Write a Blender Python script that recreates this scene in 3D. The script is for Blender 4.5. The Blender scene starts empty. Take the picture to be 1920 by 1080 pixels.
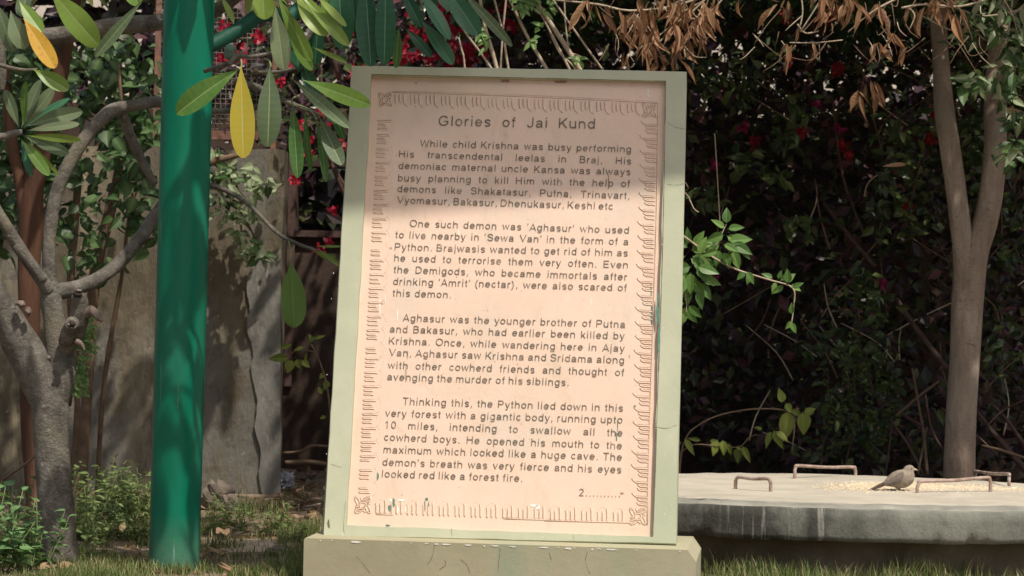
import bpy, bmesh, math, random
from mathutils import Vector, Matrix, noise as mnoise
random.seed(7)
R = math.radians
sc = bpy.context.scene
COL = sc.collection

# ------------------------------------------------------------------ camera
FPX = 4800.0
ROLL = R(1.25)
PITCH = math.atan(60 / FPX)
CAM = Vector((0, 0, 1.0))
Fw = Vector((0, math.cos(PITCH), math.sin(PITCH)))
U0 = Vector((0, -math.sin(PITCH), math.cos(PITCH)))
R0 = Vector((1, 0, 0))
RR = R0 * math.cos(ROLL) + U0 * math.sin(ROLL)
UU = -R0 * math.sin(ROLL) + U0 * math.cos(ROLL)
cd = bpy.data.cameras.new('camera')
cd.sensor_width = 36
cd.lens = 36 * FPX / 1920
cd.clip_end = 500
cd.dof.use_dof = True
cd.dof.focus_distance = 9.3
cd.dof.aperture_fstop = 9
cam = bpy.data.objects.new('camera', cd)
COL.objects.link(cam)
m3 = Matrix((RR, UU, -Fw)).transposed()
cam.matrix_world = Matrix.Translation(CAM) @ m3.to_4x4()
sc.camera = cam

# ------------------------------------------------------------------ world, sun, exposure
SUN_EL, SUN_AZ = R(60), R(33)            # azimuth measured to the right of the direction back to the camera
SUN = Vector((math.cos(SUN_EL) * math.sin(SUN_AZ), -math.cos(SUN_EL) * math.cos(SUN_AZ), math.sin(SUN_EL)))
w = bpy.data.worlds.new('World')
sc.world = w
w.use_nodes = True
nt = w.node_tree
bg = nt.nodes['Background']
sky = nt.nodes.new('ShaderNodeTexSky')
sky.sky_type = 'NISHITA'
sky.sun_disc = False
sky.sun_elevation = SUN_EL
sky.sun_rotation = math.atan2(SUN.x, SUN.y)
sky.air_density = 1.0
sky.dust_density = 5.0
sky.ozone_density = 0.6
nt.links.new(sky.outputs[0], bg.inputs[0])
bg.inputs[1].default_value = 0.105
sl = bpy.data.lights.new('sun', 'SUN')
sl.energy = 4.0
sl.angle = R(0.8)
sl.color = (1.0, 0.91, 0.80)
so = bpy.data.objects.new('sun', sl)
COL.objects.link(so)
so.rotation_euler = SUN.to_track_quat('Z', 'Y').to_euler()
so.location = SUN * 30
sc.view_settings.view_transform = 'Standard'
sc.view_settings.look = 'None'
sc.view_settings.exposure = 0.0
sc.view_settings.gamma = 1.0

# ------------------------------------------------------------------ helpers
def ray(px, py):
    return Fw + RR * ((px - 960) / FPX) + UU * ((540 - py) / FPX)
def P(px, py, d):
    r = ray(px, py)
    return CAM + r * (d / r.y)
def PZ(px, py, z):
    r = ray(px, py)
    return CAM + r * ((z - CAM.z) / r.z)
def S(d):
    return d / FPX

def wloc(o):
    v = Vector((0, 0, 0))
    while o is not None:
        v = v + o.location
        o = o.parent
    return v

def tag(o, label=None, cat=None, group=None, kind=None):
    if label: o['label'] = label
    if cat: o['category'] = cat
    if group: o['group'] = group
    if kind: o['kind'] = kind
    return o

def thing(name, label, cat, loc=(0, 0, 0), group=None):
    o = bpy.data.objects.new(name, None)
    o.empty_display_size = 0.1
    COL.objects.link(o)
    o.location = loc
    return tag(o, label, cat, group)

def copy_tree(o, parent=None):
    c = o.copy()
    COL.objects.link(c)
    c.parent = parent
    for ch in list(o.children):
        copy_tree(ch, c)
    return c

def catmull(pts, n):
    if n <= 1 or len(pts) < 3: return list(pts)
    out = []
    for i in range(len(pts) - 1):
        p0 = pts[max(i - 1, 0)]; p1 = pts[i]; p2 = pts[i + 1]; p3 = pts[min(i + 2, len(pts) - 1)]
        for k in range(n):
            t = k / n
            out.append([0.5 * (2 * b + (c - a) * t + (2 * a - 5 * b + 4 * c - d) * t * t + (3 * b - a - 3 * c + d) * t ** 3)
                        for a, b, c, d in zip(p0, p1, p2, p3)])
    out.append(list(pts[-1]))
    return out

class MB:
    def __init__(s):
        s.v = []; s.f = []; s.m = []; s.var = []; s.rib = []; s.sm = []
    def add(s, vs, fs, mat=0, var=0.5, rib=None, smooth=False):
        o = len(s.v)
        s.v.extend([tuple(x) for x in vs])
        s.var.extend([var] * len(vs))
        s.rib.extend(rib if rib else [0.0] * len(vs))
        for f in fs:
            s.f.append([o + i for i in f]); s.m.append(mat); s.sm.append(smooth)
    def box(s, lo, hi, mat=0, M=None):
        x0, y0, z0 = lo; x1, y1, z1 = hi
        vs = [Vector(c) for c in ((x0,y0,z0),(x1,y0,z0),(x1,y1,z0),(x0,y1,z0),(x0,y0,z1),(x1,y0,z1),(x1,y1,z1),(x0,y1,z1))]
        if M is not None: vs = [M @ v for v in vs]
        s.add(vs, [(0,3,2,1),(4,5,6,7),(0,1,5,4),(1,2,6,5),(2,3,7,6),(3,0,4,7)], mat)
    def tube(s, pts, rads, seg=8, sub=1, mat=0, var=0.5, cap=True, rough=0.0, rs=8.0):
        q = [list(p) + [r] for p, r in zip(pts, rads)]
        q = catmull(q, sub)
        ps = [Vector(a[:3]) for a in q]; rs_ = [max(a[3], 1e-4) for a in q]
        n = len(ps)
        tang = []
        for i in range(n):
            t = ps[min(i + 1, n - 1)] - ps[max(i - 1, 0)]
            tang.append(t.normalized() if t.length > 1e-9 else Vector((0, 0, 1)))
        t0 = tang[0]
        nrm = t0.orthogonal().normalized()
        vs = []
        for i in range(n):
            t = tang[i]
            nrm = (nrm - t * nrm.dot(t))
            nrm = nrm.normalized() if nrm.length > 1e-6 else t.orthogonal().normalized()
            b = t.cross(nrm)
            for k in range(seg):
                a = 2 * math.pi * k / seg
                d = nrm * math.cos(a) + b * math.sin(a)
                r = rs_[i]
                if rough:
                    r *= 1 + rough * mnoise.noise((ps[i] + d * r) * rs)
                vs.append(ps[i] + d * r)
        fs = []
        for i in range(n - 1):
            for k in range(seg):
                k2 = (k + 1) % seg
                fs.append((i*seg+k, i*seg+k2, (i+1)*seg+k2, (i+1)*seg+k))
        if cap:
            fs.append(tuple(range(seg - 1, -1, -1)))
            fs.append(tuple((n-1)*seg + k for k in range(seg)))
        s.add(vs, fs, mat, var, smooth=True)
    def leaf(s, base, d, nrm, L, W, curl=0.2, fold=0.15, shape='ovate', n=4, var=None, mat=0, cols=1, twist=0.0, wave=0.0, stalk=0.0):
        d = Vector(d).normalized(); nrm = Vector(nrm)
        side = d.cross(nrm)
        side = side.normalized() if side.length > 1e-5 else d.orthogonal().normalized()
        nrm = side.cross(d).normalized()
        if var is None: var = random.random()
        vs = []; rib = []
        offs = [-1, 0, 1] if cols == 1 else [-1, -.5, -.07, 0, .07, .5, 1]
        nc = len(offs)
        ph = random.random() * 6.3
        if stalk:
            base = Vector(base)
            s.tube([base, base + d * stalk], [L * .012, L * .01], 5, 1, mat, var, False)
            base = base + d * stalk
        for i in range(n + 1):
            t = i / n
            if shape == 'ovate': wd = math.sin(math.pi * min(1, t ** 0.7)) ** 0.9 * (1 - .15 * t) if 0 < t < 1 else 0
            elif shape == 'obov':
                wd = (math.sin(math.pi / 2 * min(1, t / .62)) ** 1.25) if t < .62 else math.sqrt(max(0, 1 - ((t - .62) / .385) ** 2.3))
                wd = max(wd, 0.03)
            elif shape == 'ell':
                wd = max(math.sin(math.pi * t) ** 0.8, .02)
            elif shape == 'heart':
                wd = (.75 + .25 * math.cos(math.pi * t)) * math.sin(math.pi * min(1, t + .12)) ** .75 if t < .88 else (1 - t) * 1.6
            else: wd = max(math.sin(math.pi * t ** 0.8) ** 0.8, .02)
            wd *= W / 2
            c = Vector(base) + d * (L * t * (1 - .25 * curl * curl * t)) - nrm * (curl * L * .5 * t * t)
            sd = side
            if twist:
                a = twist * t
                sd = side * math.cos(a) + nrm * math.sin(a)
            for o in offs:
                wv = wave * W * math.sin(9 * t + ph + o) * abs(o)
                vs.append(c + sd * (wd * o) + nrm * (fold * wd * abs(o) + wv))
                rib.append(1.0 if o == 0 else (.07 if (cols > 1 and i % 2) else 0.0))
        fs = []
        for i in range(n):
            for k in range(nc - 1):
                fs.append((i*nc+k, i*nc+k+1, (i+1)*nc+k+1, (i+1)*nc+k))
        s.add(vs, fs, mat, var, rib, smooth=(cols > 1))
    def build(s, name, mats, parent=None, loc=None, label=None):
        me = bpy.data.meshes.new(name)
        if parent is not None: off = wloc(parent)
        else: off = Vector(loc) if loc is not None else Vector((0, 0, 0))
        ox, oy, oz = off
        me.from_pydata([(a - ox, b - oy, c - oz) for a, b, c in s.v], [], s.f)
        if not isinstance(mats, (list, tuple)): mats = [mats]
        for m in mats: me.materials.append(m)
        me.polygons.foreach_set('material_index', s.m)
        me.polygons.foreach_set('use_smooth', s.sm)
        a = me.attributes.new('var', 'FLOAT', 'POINT'); a.data.foreach_set('value', s.var)
        a = me.attributes.new('rib', 'FLOAT', 'POINT'); a.data.foreach_set('value', s.rib)
        me.update()
        o = bpy.data.objects.new(name, me)
        COL.objects.link(o)
        if parent is not None: o.parent = parent
        else: o.location = off
        if label: o['label'] = label
        return o

def bake(o, mods):
    """apply modifiers to a mesh object through the depsgraph"""
    for kind, kw in mods:
        md = o.modifiers.new(kind, kind)
        for k, v in kw.items(): setattr(md, k, v)
    bpy.context.view_layer.update()
    dg = bpy.context.evaluated_depsgraph_get()
    me = bpy.data.meshes.new_from_object(o.evaluated_get(dg), depsgraph=dg)
    old = o.data
    o.modifiers.clear()
    o.data = me
    if not me.materials:
        for m in old.materials: me.materials.append(m)
    return o

# ------------------------------------------------------------------ materials
def newmat(name):
    m = bpy.data.materials.new(name)
    m.use_nodes = True
    t = m.node_tree
    return m, t, t.nodes, t.links, t.nodes['Principled BSDF']

def ramp(nd, stops):
    r = nd.new('ShaderNodeValToRGB')
    cr = r.color_ramp
    while len(cr.elements) > 1: cr.elements.remove(cr.elements[-1])
    cr.elements[0].position = stops[0][0]; cr.elements[0].color = (*stops[0][1], 1)
    for p, c in stops[1:]:
        e = cr.elements.new(p); e.color = (*c, 1)
    return r

def noisy(nd, lk, scale, detail=6, rough=.6, stretch=(1, 1, 1), coord='Object', dist=0.0, off=(0,0,0)):
    tc = nd.new('ShaderNodeTexCoord'); mp = nd.new('ShaderNodeMapping')
    mp.inputs['Scale'].default_value = stretch
    mp.inputs['Location'].default_value = off
    lk.new(tc.outputs[coord], mp.inputs[0])
    n = nd.new('ShaderNodeTexNoise')
    n.inputs['Scale'].default_value = scale; n.inputs['Detail'].default_value = detail
    n.inputs['Roughness'].default_value = rough; n.inputs['Distortion'].default_value = dist
    lk.new(mp.outputs[0], n.inputs['Vector'])
    return n

def mixc(nd, lk, a, b, fac, mode='MIX'):
    x = nd.new('ShaderNodeMix'); x.data_type = 'RGBA'; x.blend_type = mode
    for sock, val in ((x.inputs[6], a), (x.inputs[7], b), (x.inputs[0], fac)):
        if hasattr(val, 'is_output'): lk.new(val, sock)
        elif isinstance(val, (int, float)): sock.default_value = val
        else: sock.default_value = (*val, 1)
    return x.outputs[2]

def surf(name, stops, scale=4, rough=.85, bump=.3, bscale=40, stretch=(1,1,1), layers=(), spec=.3, bdist=.01, detail=8):
    """layers: (colour, scale, stretch, lo, hi, strength) noise masks laid over the base"""
    m, t, nd, lk, b = newmat(name)
    n = noisy(nd, lk, scale, detail, .62, stretch)
    r = ramp(nd, stops); lk.new(n.outputs[0], r.inputs[0])
    c = r.outputs[0]
    for i, (col, s2, st, lo, hi, k) in enumerate(layers):
        n2 = noisy(nd, lk, s2, 8, .65, st, off=(3.1 * i, 1.7 * i, 5.3 * i))
        mr = nd.new('ShaderNodeMapRange'); mr.clamp = True
        mr.inputs[1].default_value = lo; mr.inputs[2].default_value = hi; mr.inputs[4].default_value = k
        lk.new(n2.outputs[0], mr.inputs[0])
        c = mixc(nd, lk, c, col, mr.outputs[0])
    lk.new(c, b.inputs['Base Color'])
    b.inputs['Roughness'].default_value = rough
    b.inputs['Specular IOR Level'].default_value = spec
    nb = noisy(nd, lk, bscale, 10, .7, stretch)
    bm = nd.new('ShaderNodeBump'); bm.inputs['Strength'].default_value = bump; bm.inputs['Distance'].default_value = bdist
    lk.new(nb.outputs[0], bm.inputs['Height']); lk.new(bm.outputs[0], b.inputs['Normal'])
    return m

def leafmat(name, stops, rough=.45, transl=.25, ribcol=None, spec=.4, spots=None):
    m, t, nd, lk, b = newmat(name)
    at = nd.new('ShaderNodeAttribute'); at.attribute_name = 'var'
    n = noisy(nd, lk, 35, 4, .6)
    ad = nd.new('ShaderNodeMath'); ad.operation = 'MULTIPLY_ADD'
    lk.new(n.outputs[0], ad.inputs[0]); ad.inputs[1].default_value = .3
    sb = nd.new('ShaderNodeMath'); sb.operation = 'SUBTRACT'; lk.new(at.outputs['Fac'], sb.inputs[0]); sb.inputs[1].default_value = .15
    lk.new(sb.outputs[0], ad.inputs[2])
    r = ramp(nd, stops); lk.new(ad.outputs[0], r.inputs[0])
    c = r.outputs[0]
    if spots:
        n3 = noisy(nd, lk, 60, 3, .5)
        mr = nd.new('ShaderNodeMapRange'); mr.clamp = True
        mr.inputs[1].default_value = .56; mr.inputs[2].default_value = .64; mr.inputs[4].default_value = .6
        lk.new(n3.outputs[0], mr.inputs[0])
        c = mixc(nd, lk, c, spots, mr.outputs[0])
    if ribcol:
        a2 = nd.new('ShaderNodeAttribute'); a2.attribute_name = 'rib'
        c = mixc(nd, lk, c, ribcol, a2.outputs['Fac'])
    lk.new(c, b.inputs['Base Color'])
    b.inputs['Roughness'].default_value = rough
    b.inputs['Specular IOR Level'].default_value = spec
    tr = nd.new('ShaderNodeBsdfTranslucent')
    hs = nd.new('ShaderNodeHueSaturation'); hs.inputs['Value'].default_value = 1.3; hs.inputs['Hue'].default_value = .485
    lk.new(c, hs.inputs['Color']); lk.new(hs.outputs[0], tr.inputs[0])
    mx = nd.new('ShaderNodeMixShader'); mx.inputs[0].default_value = transl
    lk.new(b.outputs[0], mx.inputs[1]); lk.new(tr.outputs[0], mx.inputs[2])
    lk.new(mx.outputs[0], nd['Material Output'].inputs[0])
    return m

M_frame = surf('painted_cement', [(.3, (.42, .45, .32)), (.55, (.49, .51, .37)), (.75, (.54, .55, .42))], 3.0, .75, .25, 30,
               layers=[((.34, .40, .28), 2.6, (1, 1, .35), .50, .70, .6), ((.30, .30, .19), 7, (1, 1, .12), .62, .8, .4), ((.75, .75, .62), 60, (1, 1, 1), .74, .77, .5)], bdist=.004)
M_plinth = surf('plinth_cement', [(.3, (.33, .31, .20)), (.55, (.40, .38, .25)), (.75, (.44, .42, .29))], 2.2, .8, .35, 25,
                layers=[((.25, .34, .25), 1.6, (1, 1, .2), .56, .68, .6), ((.22, .2, .13), 9, (1, 1, .25), .63, .72, .5), ((.7, .68, .55), 45, (1, 1, 1), .74, .78, .6)], bdist=.005)
M_panel = surf('pink_plaster', [(.3, (.72, .545, .42)), (.5, (.77, .585, .46)), (.7, (.80, .615, .49))], 2.5, .8, .35, 28,
               layers=[((.60, .51, .36), 2.2, (1, 1, .5), .48, .70, .6), ((.66, .58, .48), 5, (1, 1, .7), .52, .66, .5), ((.52, .42, .30), 9, (1, 1, .12), .58, .74, .45), ((.55, .40, .29), 16, (1, 1, 1), .60, .72, .4), ((.45, .36, .26), 55, (1, 1, 1), .71, .76, .5), ((.86, .72, .6), 14, (1, 1, 1), .62, .75, .5)], bdist=.004)
M_carve = surf('carving_dirt', [(.35, (.66, .48, .36)), (.5, (.50, .34, .24)), (.65, (.36, .24, .165))], 9, .9, .1, 60)
M_ink = None
def inkmat():
    m, t, nd, lk, b = newmat('faded_letter_paint')
    n = noisy(nd, lk, 28, 5, .65)
    r = ramp(nd, [(.3, (.10, .09, .07)), (.55, (.16, .135, .10)), (.66, (.32, .25, .18)), (.75, (.62, .48, .36))])
    lk.new(n.outputs[0], r.inputs[0]); lk.new(r.outputs[0], b.inputs['Base Color'])
    b.inputs['Roughness'].default_value = .8
    return m
M_ink = inkmat()
M_chip_green = surf('green_old_paint', [(.3, (.05, .17, .13)), (.7, (.16, .28, .22))], 30, .7, .1, 50)
M_chip_white = surf('bare_white_lime', [(.3, (.8, .78, .7)), (.7, (.86, .84, .78))], 30, .8, .1, 50)
M_crack_shadow = surf('crack_dirt_and_shadow', [(.3, (.10, .09, .06)), (.7, (.2, .18, .12))], 30, .9, .1, 50)

def polemat():
    m, t, nd, lk, b = newmat('green_gloss_paint')
    n = noisy(nd, lk, 5, 6, .6, (1, 1, .3))
    r = ramp(nd, [(.3, (.001, .135, .075)), (.55, (.002, .175, .10)), (.75, (.006, .22, .13))])
    lk.new(n.outputs[0], r.inputs[0])
    n2 = noisy(nd, lk, 40, 4, .6, (1, 1, .025))
    mr = nd.new('ShaderNodeMapRange'); mr.inputs[1].default_value = .64; mr.inputs[2].default_value = .69; mr.inputs[4].default_value = .7
    lk.new(n2.outputs[0], mr.inputs[0])
    n4 = noisy(nd, lk, 3, 4, .6)
    mr2 = nd.new('ShaderNodeMapRange'); mr2.inputs[1].default_value = .5; mr2.inputs[2].default_value = .6
    lk.new(n4.outputs[0], mr2.inputs[0])
    mu = nd.new('ShaderNodeMath'); mu.operation = 'MULTIPLY'; lk.new(mr.outputs[0], mu.inputs[0]); lk.new(mr2.outputs[0], mu.inputs[1])
    c = mixc(nd, lk, r.outputs[0], (.35, .5, .42), mu.outputs[0])
    n3 = noisy(nd, lk, 70, 5, .7)
    mr3 = nd.new('ShaderNodeMapRange'); mr3.inputs[1].default_value = .68; mr3.inputs[2].default_value = .75; mr3.inputs[4].default_value = .5
    lk.new(n3.outputs[0], mr3.inputs[0])
    c = mixc(nd, lk, c, (.12, .28, .2), mr3.outputs[0])
    # grey dust splashed up from the soil at the foot
    tc = nd.new('ShaderNodeTexCoord'); sp = nd.new('ShaderNodeSeparateXYZ'); lk.new(tc.outputs['Object'], sp.inputs[0])
    mz = nd.new('ShaderNodeMapRange'); mz.inputs[1].default_value = .22; mz.inputs[2].default_value = 0.0; mz.inputs[4].default_value = .7
    lk.new(sp.outputs[2], mz.inputs[0])
    mm = nd.new('ShaderNodeMath'); mm.operation = 'MULTIPLY'; lk.new(mz.outputs[0], mm.inputs[0]); lk.new(n3.outputs[0], mm.inputs[1])
    c = mixc(nd, lk, c, (.25, .26, .2), mm.outputs[0])
    n5 = noisy(nd, lk, 26, 8, .75, (1, 1, .6), off=(2, 5, 1))
    mr5 = nd.new('ShaderNodeMapRange'); mr5.inputs[1].default_value = .66; mr5.inputs[2].default_value = .72; mr5.inputs[4].default_value = .75
    lk.new(n5.outputs[0], mr5.inputs[0]); c = mixc(nd, lk, c, (.07, .075, .045), mr5.outputs[0])
    n6 = noisy(nd, lk, 6, 5, .6, (1, 1, .25), off=(7, 1, 3))
    mr6 = nd.new('ShaderNodeMapRange'); mr6.inputs[1].default_value = .5; mr6.inputs[2].default_value = .68; mr6.inputs[4].default_value = .3
    lk.new(n6.outputs[0], mr6.inputs[0]); c = mixc(nd, lk, c, (.05, .24, .17), mr6.outputs[0])
    lk.new(c, b.inputs['Base Color'])
    b.inputs['Roughness'].default_value = .36
    b.inputs['Specular IOR Level'].default_value = .35
    bm = nd.new('ShaderNodeBump'); bm.inputs['Strength'].default_value = .12; bm.inputs['Distance'].default_value = .004
    nb = noisy(nd, lk, 14, 6, .5, (1, 1, .4)); lk.new(nb.outputs[0], bm.inputs['Height']); lk.new(bm.outputs[0], b.inputs['Normal'])
    return m
M_pole = polemat()
M_bark_grey = surf('grey_smooth_bark', [(.32, (.085, .076, .064)), (.47, (.155, .142, .12)), (.60, (.225, .208, .18)), (.74, (.34, .315, .275))], 14, .88, .9, 60, (1, 1, 1.0),
                   layers=[((.095, .08, .064), 26, (1, 1, 2.6), .60, .68, .7), ((.43, .40, .345), 42, (1, 1, 1), .62, .68, .8), ((.22, .20, .14), 4.5, (1, 1, .7), .50, .64, .6), ((.055, .045, .036), 70, (1, 1, 2.2), .61, .67, .85)], bdist=.02)
M_bark_red = surf('red_brown_bark', [(.3, (.045, .021, .013)), (.5, (.095, .045, .026)), (.72, (.17, .09, .053))], 9, .75, .7, 25, (1, 1, .2),
                  layers=[((.33, .24, .17), 8, (1, 1, .2), .6, .75, .6)], bdist=.01)
M_bark_tan = surf('tan_smooth_bark', [(.3, (.20, .15, .115)), (.5, (.32, .25, .195)), (.7, (.46, .375, .305))], 11, .88, .9, 45, (1, 1, .3),
                  layers=[((.15, .09, .06), 4, (1, 1, .2), .54, .68, .6), ((.42, .35, .29), 26, (1, 1, 3.0), .60, .70, .6), ((.11, .075, .055), 55, (1, 1, 2), .58, .65, .8), ((.10, .07, .05), 8, (1, 1, 3.5), .64, .70, .7), ((.29, .26, .215), 2.2, (1, 1, .6), .5, .62, .6)], bdist=.015)
M_stem = surf('brown_stem', [(.3, (.11, .07, .045)), (.7, (.22, .15, .10))], 15, .85, .4, 60)
M_stem_dark = surf('dark_stem', [(.3, (.06, .035, .03)), (.7, (.13, .08, .065))], 15, .85, .4, 60)
M_cane = surf('pale_cane', [(.3, (.36, .29, .20)), (.7, (.55, .46, .35))], 18, .8, .4, 60, layers=[((.2, .14, .09), 12, (1, 1, 1), .6, .7, .6)])
M_stem_green = surf('green_stem', [(.3, (.16, .2, .08)), (.7, (.28, .3, .15))], 15, .7, .3, 60)
M_wall = surf('old_cement_render', [(.30, (.085, .07, .045)), (.48, (.15, .127, .086)), (.62, (.215, .185, .13)), (.76, (.30, .26, .19))], 3.4, .92, .8, 16, (1, 1, .4),
              layers=[((.36, .31, .215), 5.0, (1, 1, .16), .55, .67, .8), ((.075, .063, .045), 5.6, (1, 1, .22), .55, .70, .6), ((.19, .185, .165), 2.0, (1, 1, .6), .50, .58, .7), ((.11, .10, .08), 17, (1, 1, .7), .54, .64, .6), ((.42, .37, .29), 22, (1, 1, .8), .66, .71, .7), ((.045, .037, .028), 26, (1, 1, .7), .67, .72, .7)], bdist=.025)  # pale upright streaks stand in for sun slits, amid real mottling
M_plaster = surf('grey_plaster_patch', [(.3, (.12, .115, .10)), (.5, (.19, .185, .165)), (.72, (.28, .27, .245))], 7, .92, .7, 22, (1, 1, .5),
              layers=[((.08, .072, .06), 6, (1, 1, .3), .54, .68, .7), ((.38, .36, .32), 24, (1, 1, .3), .62, .70, .6)], bdist=.015)
M_brickwall = surf('dark_mud_wall', [(.3, (.045, .03, .022)), (.55, (.075, .05, .038)), (.75, (.12, .085, .065))], 2.2, .95, .6, 14, (1, 1, .6),
                   layers=[((.14, .075, .05), 3, (1, 1, .5), .58, .7, .6), ((.10, .10, .08), 2.1, (1, 1, 1), .58, .7, .5)], bdist=.02)
M_black = surf('painted_dark_interior', [(.3, (.012, .012, .014)), (.7, (.025, .024, .026))], 5, .9, .2, 20)  # near-black colour carries the shade inside the window opening
M_rust = surf('rusty_iron', [(.3, (.13, .06, .045)), (.55, (.22, .12, .09)), (.75, (.32, .22, .18))], 18, .8, .5, 60,
              layers=[((.30, .12, .04), 9, (1, 1, 1), .58, .68, .7)], bdist=.003)
M_wire = surf('grey_rusted_wire', [(.3, (.16, .12, .10)), (.7, (.34, .28, .25))], 30, .6, .2, 60)
M_rebar = surf('rebar_rust', [(.3, (.20, .12, .09)), (.5, (.36, .27, .225)), (.75, (.50, .42, .37))], 20, .75, .5, 90,
               layers=[((.33, .13, .03), 9, (1, 1, 1), .6, .68, .8)], bdist=.002)
M_slab_top = surf('worn_concrete', [(.3, (.40, .37, .30)), (.55, (.50, .46, .38)), (.75, (.58, .54, .45))], 4, .9, .5, 45,
                  layers=[((.30, .28, .23), 2.2, (1, 1, 1), .56, .72, .6), ((.20, .17, .13), 32, (1, 1, 1), .68, .73, .6), ((.66, .62, .52), 9, (1, 1, 1), .62, .72, .5)], bdist=.006)
def slabside():
    m = surf('mossy_concrete', [(.28, (.10, .107, .09)), (.5, (.175, .185, .157)), (.72, (.255, .265, .225))], 5, .9, .7, 40, (1, 1, .8),
             layers=[((.27, .27, .235), 20, (1, 1, .10), .60, .72, .5), ((.28, .29, .25), 2.6, (1, 1, 1), .55, .70, .6), ((.05, .05, .04), 40, (1, 1, 1), .66, .72, .6)], bdist=.008)
    nd, lk = m.node_tree.nodes, m.node_tree.links
    b = nd['Principled BSDF']; c = b.inputs['Base Color'].links[0].from_socket
    tc = nd.new('ShaderNodeTexCoord'); sp = nd.new('ShaderNodeSeparateXYZ'); lk.new(tc.outputs['Object'], sp.inputs[0])
    def band(lo0, lo1, hi1, hi0):
        a = nd.new('ShaderNodeMapRange'); a.inputs[1].default_value = lo0; a.inputs[2].default_value = lo1
        d = nd.new('ShaderNodeMapRange'); d.inputs[1].default_value = hi0; d.inputs[2].default_value = hi1
        mu = nd.new('ShaderNodeMath'); mu.operation = 'MULTIPLY'
        lk.new(sp.outputs[0], a.inputs[0]); lk.new(sp.outputs[0], d.inputs[0]); lk.new(a.outputs[0], mu.inputs[0]); lk.new(d.outputs[0], mu.inputs[1]); return mu.outputs[0]
    def mulm(x, n, lo, hi, k):
        r = nd.new('ShaderNodeMapRange'); r.inputs[1].default_value = lo; r.inputs[2].default_value = hi; r.inputs[4].default_value = k
        lk.new(n.outputs[0], r.inputs[0]); mu = nd.new('ShaderNodeMath'); mu.operation = 'MULTIPLY'; lk.new(x, mu.inputs[0]); lk.new(r.outputs[0], mu.inputs[1]); return mu.outputs[0]
    c = mixc(nd, lk, c, (.045, .045, .04), mulm(band(-.95, -.7, -.25, -.02), noisy(nd, lk, 7, 6, .6, (1, 1, .5)), .30, .50, .9))
    c = mixc(nd, lk, c, (.30, .30, .265), mulm(band(-.62, -.55, -.2, -.1), noisy(nd, lk, 48, 4, .6, (1, .2, .07), dist=.3), .53, .64, .8))
    lk.new(c, b.inputs['Base Color'])
    return m
M_slab_side = slabside()
M_slab_edge = surf('slab_worn_edge', [(.3, (.22, .22, .19)), (.55, (.30, .295, .25)), (.75, (.40, .39, .33))], 9, .9, .6, 45, layers=[((.16, .16, .135), 5, (1, 1, 1), .52, .66, .7), ((.5, .48, .42), 30, (1, 1, 1), .66, .72, .6)], bdist=.006)
M_base = surf('rough_base_concrete', [(.3, (.10, .085, .06)), (.55, (.15, .13, .095)), (.75, (.21, .185, .14))], 5, .95, .7, 30,
              layers=[((.07, .06, .045), 4, (1, 1, .3), .56, .7, .6)], bdist=.012)
M_soil = surf('dusty_soil', [(.3, (.12, .085, .055)), (.5, (.20, .15, .10)), (.7, (.33, .255, .18))], 1.4, .97, .8, 25,
              layers=[((.42, .34, .25), 2.4, (1, 1, 1), .57, .68, .8), ((.07, .06, .035), 9, (1, 1, 1), .58, .7, .6)], bdist=.03)

LG_mid = [(0, (.028, .065, .02)), (.5, (.05, .11, .03)), (1, (.095, .17, .045))]
M_plum = leafmat('broad_leaf', [(0, (.018, .085, .035)), (.2, (.035, .125, .04)), (.4, (.075, .18, .035)), (.6, (.16, .28, .045)), (.8, (.23, .34, .06)), (1, (.31, .41, .09))], .34, .32, (.33, .42, .18))
M_plum_grey = leafmat('broad_leaf_underside', [(0, (.10, .155, .075)), (.5, (.15, .21, .11)), (1, (.22, .28, .15))], .55, .25, (.38, .45, .25))
M_plum_teal = leafmat('broad_leaf_dark', [(0, (.010, .065, .026)), (.5, (.018, .095, .042)), (1, (.045, .15, .075))], .4, .12, (.14, .27, .14))
M_yellow = leafmat('yellow_leaf', [(0, (.40, .34, .03)), (.5, (.50, .41, .04)), (1, (.60, .47, .05))], .5, .3, (.62, .58, .22), spots=(.38, .42, .06))
M_orange = leafmat('orange_leaf', [(0, (.52, .30, .03)), (.5, (.62, .36, .035)), (1, (.7, .42, .05))], .5, .3, (.62, .5, .16), spots=(.45, .2, .03))
M_creep = leafmat('creeper_leaf', [(0, (.010, .030, .010)), (.5, (.022, .06, .018)), (.8, (.042, .10, .028)), (1, (.08, .16, .04))], .45, .2, (.10, .17, .06))
M_bright = leafmat('fresh_leaf', [(0, (.06, .14, .03)), (.5, (.10, .22, .045)), (1, (.19, .32, .08))], .42, .3, (.25, .38, .14))
M_pale = leafmat('pale_variegated_leaf', [(0, (.08, .17, .05)), (.5, (.16, .26, .10)), (1, (.40, .44, .28))], .5, .3, (.4, .45, .28))
M_olive = leafmat('olive_leaf', [(0, (.10, .14, .02)), (.5, (.16, .21, .03)), (1, (.24, .28, .05))], .5, .3, (.3, .34, .1))
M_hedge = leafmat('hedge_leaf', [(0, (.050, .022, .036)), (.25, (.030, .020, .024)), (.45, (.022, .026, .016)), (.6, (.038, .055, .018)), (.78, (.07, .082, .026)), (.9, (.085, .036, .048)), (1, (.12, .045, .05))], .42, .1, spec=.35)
M_hedge_mid = leafmat('hedge_front_leaf', [(0, (.020, .036, .012)), (.5, (.040, .068, .018)), (1, (.085, .115, .03))], .32, .12, spec=.45)
M_spray = leafmat('spray_leaflet', [(0, (.012, .026, .010)), (.5, (.026, .046, .014)), (1, (.055, .08, .02))], .7, .12, spec=.12)
M_canopy = leafmat('canopy_leaf', [(0, (.02, .05, .015)), (.5, (.035, .08, .02)), (1, (.06, .11, .03))], .5, .1)
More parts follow.
